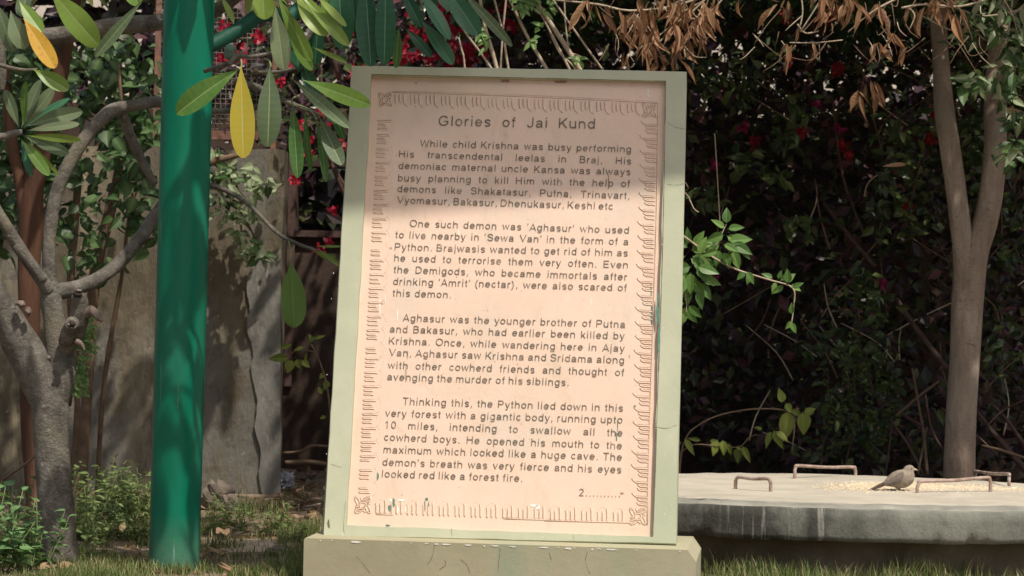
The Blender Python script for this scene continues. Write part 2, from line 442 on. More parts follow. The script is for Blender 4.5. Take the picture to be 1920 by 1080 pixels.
M_dead = leafmat('dead_leaf', [(0, (.08, .05, .03)), (.3, (.24, .135, .07)), (.65, (.42, .23, .12)), (1, (.58, .40, .26))], .8, .3, (.3, .18, .1), spec=.15)
M_litter = leafmat('litter_leaf', [(0, (.10, .065, .04)), (.5, (.22, .14, .08)), (1, (.36, .25, .16))], .9, .1, spec=.1)
M_red = leafmat('red_bract', [(0, (.22, .005, .012)), (.5, (.40, .010, .028)), (.85, (.52, .02, .06)), (1, (.62, .22, .24))], .6, .35, spec=.2)
M_dullred = leafmat('dull_red_bract', [(0, (.14, .008, .012)), (.5, (.24, .02, .025)), (1, (.34, .05, .05))], .7, .25, spec=.1)
M_magenta = leafmat('magenta_bract', [(0, (.14, .01, .04)), (.5, (.24, .02, .08)), (1, (.36, .05, .15))], .6, .35, spec=.2)
M_grass = leafmat('grass_blade', [(0, (.06, .11, .025)), (.35, (.12, .18, .045)), (.6, (.22, .24, .09)), (.8, (.38, .34, .19)), (1, (.52, .45, .28))], .6, .3, spec=.2)
M_weed = leafmat('weed_leaf', [(0, (.06, .12, .03)), (.5, (.12, .20, .05)), (1, (.24, .31, .10))], .5, .3, (.25, .33, .13))
M_shrub = leafmat('round_shrub_leaf', [(0, (.045, .12, .05)), (.5, (.08, .19, .07)), (1, (.16, .30, .09))], .45, .25, (.2, .33, .13))

# ------------------------------------------------------------------ setting: ground
def gz(x, y):
    return .02 * mnoise.noise(Vector((x * .9, y * .9, 3))) + .012 * mnoise.noise(Vector((x * 3.1, y * 3.1, 7)))
g = MB()
xs = [-60, -30, -14, -8] + [-5 + i * .1 for i in range(91)] + [5, 8, 14, 30, 60]
ys = [-40, -15, -5, 0, 4, 6] + [8 + i * .1 for i in range(91)] + [18, 20, 26, 40, 80, 200]
vs = [(x, y, gz(x, y) if (-5 <= x <= 4.1 and 8 <= y <= 17.1) else 0) for y in ys for x in xs]
nx = len(xs)
g.add(vs, [(j*nx+i, j*nx+i+1, (j+1)*nx+i+1, (j+1)*nx+i) for j in range(len(ys)-1) for i in range(nx-1)], smooth=True)
tag(g.build('ground', M_soil), kind='structure')

# ------------------------------------------------------------------ tablet on its plinth
YAW, LEAN = R(6), R(16)
Xs = Vector((math.cos(YAW), -math.sin(YAW), 0))
Nh = Vector((-math.sin(YAW), -math.cos(YAW), 0))
Vs = Vector((0, 0, math.cos(LEAN))) - Nh * math.sin(LEAN)
Ns = Nh * math.cos(LEAN) + Vector((0, 0, math.sin(LEAN)))
A0 = P(607, 1003, 9.05)
def SP(px, py, off=0.0):
    r = ray(px, py)
    a = A0 + Ns * off
    return CAM + r * ((a - CAM).dot(Ns) / r.dot(Ns))
ledge_z = SP(607, 1003).z
tablet = thing('stone_tablet', 'tall cream tablet with a pink lettered panel standing on a cement plinth', 'tablet', (A0.x + .6, A0.y, 0))
# plinth
def sframe(x, dep, z):   # point from plinth coordinates: along the tablet, towards the viewer, up
    return Vector((A0.x, A0.y, 0)) + Xs * x + Nh * dep + Vector((0, 0, z))
front = .15
def xat(px, py, dep):    # along-coordinate of a pixel on the vertical plane dep in front of the tablet foot
    r = ray(px, py); a = Vector((A0.x, A0.y, 0)) + Nh * dep
    q = CAM + r * ((a - CAM).dot(Nh) / r.dot(Nh))
    return (q - a).dot(Xs)
xl = xat(569, 1050, front); xr = xat(1305, 1060, front)
pb = MB()
prof = [(xl, -.15), (xr, -.15), (xr, ledge_z - .042), (xr - .008, ledge_z - .03), (xr - .03, ledge_z), (xl + .004, ledge_z), (xl, ledge_z - .006)]
vs = [sframe(x, front, z) for x, z in prof] + [sframe(x, -.42, z) for x, z in prof]
k = len(prof)
pb.add(vs, [tuple(range(k)), tuple(range(2*k-1, k-1, -1))] + [(i, (i+k), (i+1) % k + k, (i+1) % k) for i in range(k)])
# flakes along the front edge, cracks and a damp streak
for i in range(26):
    x = random.uniform(xl + .01, xr - .04); a = random.choice([.003, .004, .006, .011, .02]) * random.uniform(.6, 1.2); b_ = random.uniform(.002, .005)
    c = [sframe(x + a * math.cos(t) * random.uniform(.6, 1.2), front + .0015, ledge_z - .003 + b_ * math.sin(t) * random.uniform(.5, 1) - b_) for t in [j * 1.047 for j in range(6)]]
    pb.add(c, [tuple(range(6))], 1)
def dark_line(mb, fn, pts, wd, mat):
    q = catmull([list(p) for p in pts], 5)
    for i in range(len(q) - 1):
        a = Vector(q[i]); b = Vector(q[i + 1]); d = (b - a)
        if d.length < 1e-6: continue
        n = Vector((-d.y, d.x)).normalized() * wd * random.uniform(.35, 1)
        mb.add([fn(*(a + n)), fn(*(b + n)), fn(*(b - n)), fn(*(a - n))], [(0, 1, 2, 3)], mat)
pf = lambda x, y: sframe(xat(x, y, front), front + .0016, (CAM + ray(x, y) * (((Vector((A0.x, A0.y, 0)) + Nh * front) - CAM).dot(Nh) / ray(x, y).dot(Nh))).z)
for pts in ([(815, 1022), (811, 1042), (802, 1058)], [(938, 1026), (936, 1050), (934, 1072)], [(668, 1042), (680, 1056), (694, 1074)], [(864, 1048), (876, 1060), (881, 1074)], [(833, 1050), (836, 1058), (824, 1068)], [(1102, 1034), (1098, 1052), (1106, 1075)], [(1030, 1036), (1034, 1050)]):
    dark_line(pb, pf, pts, .45, 2)
pl = pb.build('plinth', [M_plinth, M_chip_white, M_crack_shadow], tablet)
# frame ring with recess
OUT = [(660, 124), (1286, 135), (1267, 1019), (607, 1003)]
INN = [(696, 139), (1249, 152), (1224, 1007), (649, 984)]
DEEP = -.022
fm = MB()
of = [SP(*p) for p in OUT]; inf = [SP(*p) for p in INN]
ob = [p - Ns * .13 for p in of]
ob[0] = ob[0] - Xs * .012; ob[3] = ob[3] - Xs * .03
ind = [p + Ns * DEEP * 1.2 for p in inf]
of2 = []
N_ = 24
# front ring is cut finely so its edges can be uneven
def ringpts(c, wob):
    out = []
    for i in range(4):
        a, b = c[i], c[(i + 1) % 4]
        for k in range(N_):
            p = a.lerp(b, k / N_)
            if k: p = p + (Vs if i in (0, 2) else Xs) * wob * mnoise.noise(p * 9)
            out.append(p)
    return out
ro, ri = ringpts(of, .003), ringpts(inf, .004)
cen = sum(of, Vector()) / 4
rob = [p - Ns * .006 + (p - cen).normalized() * .004 for p in ro]
n4 = 4 * N_
rb = ringpts(ob, 0)
rd = [p + Ns * DEEP * 1.2 for p in ri]
vs = ro + ri + rob + rb + rd
fs = []
for i in range(n4):
    j = (i + 1) % n4
    fs += [(i, j, n4 + j, n4 + i), (2*n4 + i, 2*n4 + j, j, i), (3*n4 + i, 3*n4 + j, 2*n4 + j, 2*n4 + i), (n4 + i, n4 + j, 4*n4 + j, 4*n4 + i)]
fs.append(tuple(3*n4 + i for i in range(n4)))
fm.add(vs, fs)
sf = lambda x, y: SP(x, y, .0012)
for pts in ([(1252, 230), (1266, 238), (1283, 242)], [(1250, 345), (1268, 347), (1282, 344)], [(1227, 800), (1250, 803), (1268, 797)], [(648, 940), (644, 985), (646, 1000)],
            [(620, 870), (640, 876)], [(846, 990), (848, 1005)], [(1075, 1003), (1076, 1016)], [(615, 975), (619, 990)]):
    dark_line(fm, sf, pts, .4, 1)
def blob(mb, fn, x, y, a, b, mat, n=9):
    mb.add([fn(x + a * math.cos(6.283 * i / n) * random.uniform(.55, 1.2), y + b * math.sin(6.283 * i / n) * random.uniform(.55, 1.2)) for i in range(n)], [tuple(range(n - 1, -1, -1))], mat)
blob(fm, sf, 616, 982, 2.5, 8, 1)
for x, y, a, b in ((1227, 590, 3.2, 26), (1230, 640, 2.5, 34), (1228, 560, 2, 18)): blob(fm, sf, x + 6, y, a, b, 2, 14)
for i in range(22):
    e = random.choice([(random.uniform(612, 650), random.uniform(420, 990)), (random.uniform(1228, 1268), random.uniform(350, 990)), (random.uniform(640, 1200), random.uniform(1000, 1010))])
    blob(fm, sf, e[0], e[1], random.uniform(.6, 1.6), random.uniform(.6, 1.8), 3, 6)
fm.build('frame', [M_frame, M_crack_shadow, M_chip_green, M_chip_white], tablet)
# painted shadow of the frame down the right side and under the top rail
jb = MB()
jf = lambda x, y: SP(x, y, .001)
dark_line(jb, jf, [(1248, 152), (1246, 300), (1242, 480), (1236, 660), (1230, 840), (1224.5, 1004)], 1.1, 0)
dark_line(jb, jf, [(700, 139.5), (900, 144), (1100, 148.5), (1248, 152)], .8, 0)
jb.build('recess_shadow_line', M_crack_shadow, tablet)
# panel: gently uneven sheet
pn = MB()
NU, NV = 40, 60
for j in range(NV + 1):
    for i in range(NU + 1):
        u, v = i / NU, j / NV
        top = (INN[0][0] + (INN[1][0] - INN[0][0]) * u - 3 + 6 * u, INN[0][1] + (INN[1][1] - INN[0][1]) * u - 3)
        bot = (INN[3][0] + (INN[2][0] - INN[3][0]) * u - 3 + 6 * u, INN[3][1] + (INN[2][1] - INN[3][1]) * u + 3)
        p = SP(top[0] + (bot[0] - top[0]) * v, top[1] + (bot[1] - top[1]) * v, DEEP)
        pn.v.append(tuple(p)); pn.var.append(.5); pn.rib.append(0)
for j in range(NV):
    for i in range(NU):
        a = j * (NU + 1) + i
        pn.f.append([a, a + NU + 1, a + NU + 2, a + 1]); pn.m.append(0); pn.sm.append(True)
pw = lambda x, y: SP(x, y, DEEP + .0012)
for (x, y, a, b, mt) in ((738, 943, 3, 9, 1), (731, 952, 4, 7, 1), (733, 938, 3, 3, 2), (753, 938, 9, 2.5, 2), (745, 955, 2.2, 9, 2), (761, 955, 1.6, 8, 2),
                         (800, 936, 3.5, 3, 1), (796.5, 950, 1.3, 13, 1), (803.5, 950, 1.3, 13, 1), (708, 893, 2.5, 8, 1), (1003, 948, 9, 3, 2), (1008, 951, 5, 5, 2), (1156, 818, 1.8, 10, 1), (1158, 798, 1.2, 12, 1),
                         (1166, 925, 4, 2.5, 3), (1141, 336, 1.2, 12, 3), (727, 985, 5, 2, 1), (761, 700, 2, 16, 4), (764, 665, 1.5, 10, 4), (1215, 173, 1.2, 9, 2), (1217, 180, 2.5, 1.5, 2),
                         (712, 575, 1.5, 18, 2), (722, 560, 1.2, 9, 2), (745, 590, 1.2, 12, 2), (1222, 590, 2.4, 22, 1), (1221, 545, 1.5, 14, 1), (960, 188, 2, 6, 2), (1108, 565, 1, 9, 2),
                         (733, 465, 2, 2, 3), (1180, 668, 1.4, 3, 3), (948, 152, 12, 3, 3), (1050, 154, 16, 3, 3), (780, 156, 4, 1.4, 3), (1075, 200, 1.5, 1.5, 3), (1190, 762, 2.5, 4, 1), (860, 437, 1.5, 10, 2)):
    blob(pn, pw, x, y, a, b, mt, 11)
for i in range(110):
    blob(pn, pw, random.uniform(670, 1225), random.uniform(160, 985), random.uniform(.4, 1.2), random.uniform(.4, 1.3), random.choice([2, 3, 3, 4]), 6)
M_smudge = surf('dirt_smudge', [(.3, (.42, .36, .26)), (.7, (.52, .44, .34))], 30, .9, .1, 50)
M_stain = surf('brown_stain', [(.3, (.36, .2, .15)), (.7, (.44, .28, .2))], 30, .9, .1, 50)
panel = pn.build('panel', [M_panel, M_chip_green, M_chip_white, M_stain, M_smudge], tablet)

# carved border
cb = MB()
def stroke(pts, wd=1.15, hl=True):
    q = catmull([list(p) for p in pts], 3)
    for i in range(len(q) - 1):
        a = Vector(q[i]); b = Vector(q[i + 1]); d = b - a
        if d.length < 1e-6: continue
        n = Vector((-d.y, d.x)).normalized() * wd * (.75 + .35 * random.random()) * (1 - .35 * abs(2 * i / max(1, len(q) - 1) - 1))
        e = d.normalized() * .3
        cb.add([SP(*(a - e + n), DEEP + .0017), SP(*(a - e - n), DEEP + .0017), SP(*(b + e - n), DEEP + .0017), SP(*(b + e + n), DEEP + .0017)], [(0, 1, 2, 3)], 0)
    if hl:
        ps = [SP(p[0] + 1.6, p[1] + 1.9, DEEP + .0005) for p in q]
        cb.tube(ps, [.0024] * len(ps), 6, 1, 1)
def lerp2(a, b, t): return (a[0] + (b[0] - a[0]) * t, a[1] + (b[1] - a[1]) * t)
random.seed(21)
# left run
for i in range(27):
    t = (i + .3) / 27
    x, y = lerp2((708, 218), (671, 925), t)
    s_ = 1 + .05 * t
    for k in range(3):
        if random.random() < .05: continue
        L = (25, 17, 18)[k] * s_ * random.uniform(.88, 1.1)
        yy = y + k * 7.2 * s_
        stroke([(x, yy + .2), (x + L * .5, yy + random.uniform(-.5, .8)), (x + L, yy + .7)])
    if i % 1 == 0:
        xx = x + 31 * s_
        cb.tube([SP(a, b, DEEP) for a, b in catmull([[xx - 4, y - 3], [xx + 2, y + 3], [xx + 3, y + 11], [xx, y + 19], [xx - 4, y + 23]], 3)], [.0010] * 13, 6, 1, 1)
# right run
for i in range(27):
    t = (i + .25) / 27
    x, y = lerp2((1230, 226), (1212, 950), t)
    for k in range(3):
        L = (21, 16, 15)[k] * random.uniform(.92, 1.08)
        yy = y + k * 7.4
        if k == 0: stroke([(x - L - 8, yy - 6), (x - L - 2, yy - .5), (x - L + 4, yy + .6), (x, yy + 1.2)], 1.35)
        else: stroke([(x - L - 3, yy - 2.5), (x - L + 1.5, yy + .2), (x - L * .5, yy + .6), (x, yy + 1.3)], 1.2)
stroke([(1233, 192), (1230, 400), (1223, 620), (1217, 800), (1212, 982)], .7)
# top run
for i in range(16):
    t = i / 16
    x, y = lerp2((741, 176), (1206, 194), t)
    for k in range(3):
        if random.random() < .06: continue
        xx = x + k * 7.6
        H = (17, 15, 18)[k]
        if k == 2: stroke([(xx, y), (xx, y + H * .6), (xx + 2, y + H), (xx + 7, y + H + 4)], 1.2)
        else: stroke([(xx, y + .5), (xx - .4, y + H * .5), (xx + .6, y + H)], 1.1)
stroke([(735, 171), (980, 178.5), (1232, 191)], .75)
# bottom run, shallower
for i in range(16):
    t = i / 16
    x, y = lerp2((704, 938), (1180, 956), t)
    for k in range(3):
        xx = x + k * 8.4 + random.uniform(-.6, .6)
        stroke([(xx, y + (0 if k == 2 else 6)), (xx + .3, y + 13), (xx - .2, y + 23)], .75)
    cb.tube([SP(a, b, DEEP) for a, b in catmull([[x - 2, y + 8], [x + 5, y - 1], [x + 12, y - 2], [x + 18, y + 6]], 3)], [.0008] * 10, 6, 1, 1)
stroke([(705, 962), (735, 963)], .6); stroke([(945, 970.5), (1020, 972.5)], .8); stroke([(1020, 974), (1180, 978)], .4)
# corner rosettes
for (x, y, s_) in ((679, 946, 1), (1195, 967, 1.02), (1217, 206, .85), (722, 186, .8)):
    stroke([(x + 6 * s_ * math.cos(a), y + 6 * s_ * math.sin(a)) for a in [j * .7 for j in range(10)]], 1.0)
    for q in range(4):
        c, s2 = math.cos(q * 1.5708), math.sin(q * 1.5708)
        pts = [(5, 3), (8, 12), (14, 14), (13, 7), (9, 0), (13, -4)]
        stroke([(x + s_ * (a * c - b * s2), y + s_ * (a * s2 + b * c)) for a, b in pts], 1.15)
cb.build('border_carving', [M_carve, M_panel], panel)

# lettering
def arc(cx, cy, rx, ry, a0, a1, n=None):
    n = n or max(4, int(abs(a1 - a0) / 15))
    return [(cx + rx * math.cos(R(a0 + (a1 - a0) * k / n)), cy + ry * math.sin(R(a0 + (a1 - a0) * k / n))) for k in range(n + 1)]
XH = .665
def _bowl(cx): return arc(cx, .362, .275, .30, 0, 360)
GL = {
 'a': (.776, [[(.11, .50)] + arc(.37, .46, .25, .205, 160, 0) + [(.62, .46), (.62, .14), (.67, .0)], [(.62, .40), (.40, .365)] + arc(.31, .21, .205, .15, 100, 285) + [(.50, .13), (.62, .24)]]),
 'b': (.776, [[(.12, 1), (.12, 0)], _bowl(.40)]), 'c': (.698, [arc(.37, .362, .275, .30, 40, 322)]), 'd': (.776, [[(.655, 1), (.655, 0)], _bowl(.375)]),
 'e': (.776, [[(.10, .375), (.675, .375)] + arc(.385, .362, .29, .30, 8, 325)]), 'f': (.40, [[(.20, 0), (.20, .80)] + arc(.33, .81, .13, .135, 180, 75), [(.03, XH), (.38, XH)]]),
 'g': (.776, [[(.655, .72), (.655, .0)] + arc(.385, -.02, .27, .205, 0, -160), _bowl(.375)]), 'h': (.776, [[(.12, 1), (.12, 0)], arc(.39, .42, .26, .242, 180, 0) + [(.65, 0)]]),
 'i': (.31, [[(.155, .72), (.155, 0)], [(.155, .88), (.155, 1)]]), 'j': (.31, [[(.155, .72), (.155, -.12)] + arc(.04, -.12, .115, .11, 0, -80), [(.155, .88), (.155, 1)]]),
 'k': (.698, [[(.12, 1), (.12, 0)], [(.60, .72), (.15, .26)], [(.29, .41), (.63, 0)]]), 'l': (.31, [[(.155, 1), (.155, 0)]]),
 'm': (1.163, [[(.12, .72), (.12, 0)], arc(.35, .44, .225, .22, 180, 0) + [(.575, 0)], arc(.81, .44, .225, .22, 180, 0) + [(1.035, 0)]]),
 'n': (.776, [[(.12, .72), (.12, 0)], arc(.385, .42, .265, .242, 180, 0) + [(.65, 0)]]), 'o': (.776, [arc(.388, .362, .29, .30, 0, 360)]),
 'p': (.776, [[(.12, .72), (.12, -.28)], _bowl(.40)]), 'r': (.465, [[(.12, .72), (.12, 0)], arc(.36, .40, .24, .262, 180, 70)]),
 's': (.698, [[(.59, .50)] + arc(.35, .52, .225, .145, 20, 205) + arc(.36, .19, .24, .135, 55, -155)]), 't': (.388, [[(.19, .92), (.19, .16)] + arc(.29, .16, .10, .10, 180, 290), [(.03, XH), (.36, XH)]]),
 'u': (.776, [[(.645, .72), (.645, 0)], [(.115, .72)] + arc(.38, .30, .265, .245, 180, 360)]), 'v': (.698, [[(.06, .72), (.35, .04), (.64, .72)]]),
 'w': (1.008, [[(.05, .72), (.27, .05), (.504, .66), (.735, .05), (.96, .72)]]), 'x': (.698, [[(.07, .72), (.63, 0)], [(.63, .72), (.07, 0)]]),
 'y': (.698, [[(.06, .72), (.36, .03)], [(.64, .72), (.33, -.13), (.24, -.22), (.11, -.22)]]), 'z': (.698, [[(.08, .66), (.58, .66), (.09, .06), (.62, .06)]]),
 'A': (.93, [[(.04, 0), (.465, .97), (.89, 0)], [(.18, .30), (.75, .30)]]), 'B': (.93, [[(.13, 0), (.13, 1)], [(.13, .94), (.50, .94)] + arc(.52, .735, .22, .205, 80, -80) + [(.13, .53)], [(.52, .53)] + arc(.55, .295, .26, .235, 80, -80) + [(.13, .06)]]),
 'D': (1.008, [[(.14, 0), (.14, 1)], [(.14, .94), (.44, .94)] + arc(.45, .5, .43, .44, 85, -85) + [(.14, .06)]]), 'E': (.93, [[(.82, .94), (.15, .94), (.15, .06), (.84, .06)], [(.15, .52), (.78, .52)]]),
 'G': (1.086, [arc(.545, .5, .44, .445, 38, 330) + [(.95, .28), (.95, .45), (.56, .45)]]), 'H': (1.008, [[(.14, 0), (.14, 1)], [(.86, 0), (.86, 1)], [(.14, .53), (.86, .53)]]), 'I': (.388, [[(.195, 0), (.195, 1)]]),
 'J': (.698, [[(.55, 1), (.55, .28)] + arc(.31, .28, .24, .225, 0, -180)]), 'K': (.93, [[(.14, 0), (.14, 1)], [(.83, 1), (.17, .36)], [(.38, .56), (.87, 0)]]), 'O': (1.086, [arc(.543, .5, .455, .445, 0, 360)]),
 'P': (.93, [[(.14, 0), (.14, 1)], [(.14, .94), (.54, .94)] + arc(.56, .695, .26, .245, 80, -80) + [(.14, .45)]]), 'S': (.93, [[(.80, .70)] + arc(.47, .735, .32, .215, 15, 215) + arc(.48, .275, .36, .225, 50, -165)]),
 'T': (.853, [[(.03, .94), (.82, .94)], [(.426, .94), (.426, 0)]]), 'V': (.93, [[(.04, 1), (.465, .05), (.89, 1)]]), 'W': (1.318, [[(.05, 1), (.35, .05), (.66, .95), (.97, .05), (1.27, 1)]]),
 '0': (.776, [arc(.388, .5, .275, .445, 0, 360)]), '1': (.776, [[(.16, .76), (.40, .97), (.40, 0)]]), '2': (.776, [arc(.37, .69, .25, .255, 165, -30) + [(.10, .07), (.68, .07)]]),
 "'": (.267, [[(.135, 1), (.125, .72)]]), '(': (.465, [arc(.62, .36, .42, .68, 115, 245)]), ')': (.465, [arc(-.15, .36, .42, .68, 65, -65)]),
 '.': (.388, [[(.19, 0), (.19, .13)]]), ',': (.388, [[(.19, .13), (.19, 0), (.14, -.13)]]),
}
TRACK = .13
def word_mesh(txt, cache={}):
    """a word in plain monoline sans strokes: vertices (x, y, layer), faces, width"""
    if txt in cache: return cache[txt]
    V, Fc, x, lay, hw = [], [], 0.0, 0, .056
    for ch in txt:
        adv, paths = GL[ch]
        for pth in paths:
            q = [Vector((a + x, b)) for a, b in pth]
            q = [p for i, p in enumerate(q) if i == 0 or (p - q[i - 1]).length > 1e-4]
            closed = (q[0] - q[-1]).length < 1e-3
            if closed: q = q[:-1]
            n = len(q); o = len(V)
            for i in range(n):
                a = q[i - 1] if (i or closed) else None
                c = q[(i + 1) % n] if (i < n - 1 or closed) else None
                d1 = (q[i] - a).normalized() if a is not None else (c - q[i]).normalized()
                d2 = (c - q[i]).normalized() if c is not None else d1
                t = d1 + d2
                t = t.normalized() if t.length > 1e-4 else d1
                nn = Vector((-t.y, t.x)); m = min(1.9, 1 / max(.3, nn.dot(Vector((-d1.y, d1.x)))))
                V.append((q[i].x + nn.x * hw * m, q[i].y + nn.y * hw * m, lay)); V.append((q[i].x - nn.x * hw * m, q[i].y - nn.y * hw * m, lay))
            for i in range(n if closed else n - 1):
                j = (i + 1) % n
                Fc.append((o + 2*i, o + 2*i + 1, o + 2*j + 1, o + 2*j))
            lay = (lay + 1) % 5
        x += adv + TRACK
    x0 = min(a[0] for a in V); x1 = max(a[0] for a in V)
    cache[txt] = ([(a[0] - x0, a[1], a[2]) for a in V], Fc, x1 - x0)
    return cache[txt]
CAPH = 1.0
def line(mb, txt, x0, y0, x1, y1, cap, kx=None):
    L = SP(x0, y0, DEEP + .002); Rr = SP(x1, y1, DEEP + .002)
    u = (Rr - L); tot = u.length; u.normalize()
    up = Ns.cross(u).normalized()
    h = (SP(x0, y0 - cap, DEEP + .002) - L).dot(up) / CAPH
    words = txt.split()
    ws = [word_mesh(w_) for w_ in words]
    nat = sum(w_[2] for w_ in ws)
    if len(words) == 1: k = tot / nat; gap = 0
    else:
        k = kx * h if kx else None
        gap = (tot - nat * k) / (len(words) - 1)
        lo = .22 * h * kx
        if gap < lo:
            gap = lo; k = (tot - gap * (len(words) - 1)) / nat
    x = 0
    for v, f, wd in ws:
        mb.add([L + u * (x + a * k) + up * (b * h) + Ns * (.0002 * ly) for a, b, ly in v], f)
        x += wd * k + gap
_w = [word_mesh(x) for x in 'avenging the murder of his siblings.'.split()]
KX = (SP(1066, 723.4) - SP(726, 712.6)).length / ((SP(726, 712.6 - 13.6) - SP(726, 712.6)).length * (sum(x[2] for x in _w) + 5 * .58))
print('KX', KX)
ttl = MB(); line(ttl, 'Glories of Jai Kund', 822, 235.6, 1115, 241.5, 19, KX); ttl.build('heading', M_ink, panel)
paras = [
 [('While child Krishna was busy performing', 787, 275, 1183, 286), ('His transcendental leelas in Braj, His', 748, 294.8, 1183, 308.5),
  ('demoniac maternal uncle Kansa was always', 747, 316.8, 1182, 328.6), ('busy planning to kill Him with the help of', 746, 339.6, 1181, 350.6),
  ('demons like Shakatasur, Putna, Trinavart,', 745, 360, 1180, 373), ('Vyomasur, Bakasur, Dhenukasur, Keshi etc', 744, 381.2, 1149, 393)],
 [("One such demon was 'Aghasur' who used", 768, 425, 1179, 437.8), ("to live nearby in 'Sewa Van' in the form of a", 741, 446, 1178, 459.5),
  ('Python. Brajwasis wanted to get rid of him as', 740, 468.8, 1177, 480.6), ('he used to terrorise them very often. Even', 739, 489.6, 1177, 503),
  ("the Demigods, who became immortals after", 738, 511.4, 1176, 525.5), ("drinking 'Amrit' (nectar), were also scared of", 737, 533.6, 1175, 545.8), ('this demon.', 736, 555.4, 845, 558.8)],
 [('Aghasur was the younger brother of Putna', 755, 602, 1172, 614.6), ('and Bakasur, who had earlier been killed by', 731, 623, 1171, 636.2),
  ('Krishna. Once, while wandering here in Ajay', 729, 645, 1171, 659.6), ('Van, Aghasur saw Krishna and Sridama along', 729, 667, 1170, 681.6),
  ('with other cowherd friends and thought of', 727, 690.8, 1170, 704.8), ('avenging the murder of his siblings.', 726, 712.6, 1066, 723.4)],
 [('Thinking this, the Python lied down in this', 755, 758.6, 1168, 771.6), ('very forest with a gigantic body, running upto', 722, 780.8, 1167, 793.8),
  ('10 miles, intending to swallow all the', 722, 803, 1167, 818), ('cowherd boys. He opened his mouth to the', 720, 825.8, 1166, 842),
  ('maximum which looked like a huge cave. The', 719, 849, 1166, 863.6), ("demon's breath was very fierce and his eyes", 717, 872.6, 1165, 887), ('looked red like a forest fire.', 716, 894.6, 979, 903.2)],
 [('2..........', 1085, 930, 1162, 932)]]
for i, para in enumerate(paras):
    mb = MB()
    for (t_, a, b, c, d) in para: line(mb, t_, a, b, c, d, 13.0 + .9 * (b - 275) / 620, KX)
    mb.build('paragraph' if i < 4 else 'page_number', M_ink, panel)

# ------------------------------------------------------------------ green post, and an added unseen shade roof
pp = P(326, 1072, 10.0)
PX, PY = pp.x, 10.0
post = thing('shelter_post', 'thick glossy green painted round post in front of the branching grey tree', 'post', (PX, PY, 0))
ROOFZ = 5.0
pr = .0985
b_ = MB()
rows = [i * .12 for i in range(42)]
b_.tube([(PX + .0035 * z_, PY, z_ - .1) for z_ in rows], [pr] * len(rows), 48, 1, 0, rough=.006, rs=4)
b_.build('shaft', M_pole, post)
b_ = MB()
q0 = Vector((PX + .06, PY + .03, P(390, 78, 10).z - .03)); q1 = P(482, 30, 10.15)
dq = (q1 - q0)
b_.tube([q0, q0 + dq * 1.0, q0 + dq * 2.2 + Vector((0, 0, .12)), Vector(((q0 + dq * 3.2).x, q0.y + .4, ROOFZ))], [.03, .03, .03, .03], 16, 4)
b_.build('brace', surf('shade_darkened_green', [(.3, (.004, .055, .032)), (.7, (.010, .095, .06))], 12, .6, .2, 40), post)  # post's green darkened, putting the brace's shade into its colour
# added unseen roof, shaped to cast the tablet's straight shade and spare the post
e0 = SP(640, 398); e1 = SP(1286, 337)
E0 = e0 + SUN * ((ROOFZ - e0.z) / SUN.z); E1 = e1 + SUN * ((ROOFZ - e1.z) / SUN.z)
ed = (E1 - E0) / (E1.x - E0.x)
def epos(x): return E0 + ed * (x - E0.x)
XL, XR = .27, E1.x + .06
a = epos(XL); b = epos(XR)
YB = 8.9
rb_ = MB()
low = [a, b, Vector((XR, YB, ROOFZ)), Vector((XL, YB, ROOFZ))]
hi = [p + Vector((0, 0, .05)) for p in low]
rb_.add(low + hi, [(0,3,2,1),(4,5,6,7),(0,1,5,4),(1,2,6,5),(2,3,7,6),(3,0,4,7)])
rb_.build('added_shade_roof', surf('green_shade_roof', [(.3, (.16, .3, .19)), (.7, (.24, .4, .26))], 3, .9), post)  # green chosen to bounce a green tint onto the shaded tablet
b_ = MB()
b_.tube([(PX, PY, 4.7), (PX + .1, 9.4, 4.93), (.6, 8.4, 4.95)], [.05, .045, .04], 12, 4)
b_.build('shade_roof_arm', M_pole, post)

# ------------------------------------------------------------------ trees: frangipani with grey limbs
def tpx(mb, lst, seg=12, sub=6, mat=0, rough=.09, rs=9, var=.5):
    pts = [P(x, y, d) for x, y, wd, d in lst]
    rads = [wd / 2 * S(d) for x, y, wd, d in lst]
    mb.tube(pts, rads, seg, sub, mat, var, True, rough, rs)
fr_base = P(113, 1066, 10.05)
fran = thing('frangipani_tree', 'grey barked frangipani tree with forked limbs and long drooping leaves left of the tablet', 'tree', (fr_base.x, fr_base.y, 0))
b_ = MB()
tpx(b_, [(117, 1085, 78, 10.05), (116, 1050, 64, 10.05), (108, 980, 66, 10.05), (101, 900, 67, 10.05), (96, 820, 67, 10.05), (94, 765, 70, 10.05), (82, 728, 74, 10.05), (52, 670, 72, 10.03), (20, 612, 66, 10.0), (-12, 560, 62, 9.95), (-60, 480, 58, 9.9), (-110, 350, 50, 9.85), (-140, 150, 45, 9.7), (-120, -100, 40, 9.5)], 20, 5)
tpx(b_, [(96, 800, 40, 10.05), (104, 750, 50, 10.05), (115, 700, 56, 10.06), (108, 640, 46, 10.07), (100, 590, 41, 10.08), (95, 545, 38, 10.08), (93, 530, 30, 10.08)], 18, 5)
b_.build('trunk', M_bark_grey, fran)
def limb(lst, **kw):
    mb = MB(); tpx(mb, lst, **kw); return mb.build('limb', M_bark_grey, fran)
limb([(94, 548, 30, 10.08), (92, 490, 25, 10.08), (94, 430, 25, 10.1), (108, 355, 25, 10.12), (145, 280, 26, 10.15), (186, 228, 25, 10.2), (214, 206, 27, 10.24), (250, 198, 23, 10.28), (300, 191, 21, 10.34), (360, 205, 14, 10.4), (420, 208, 11, 10.4), (470, 203, 8, 10.3), (520, 196, 6, 10.2)])
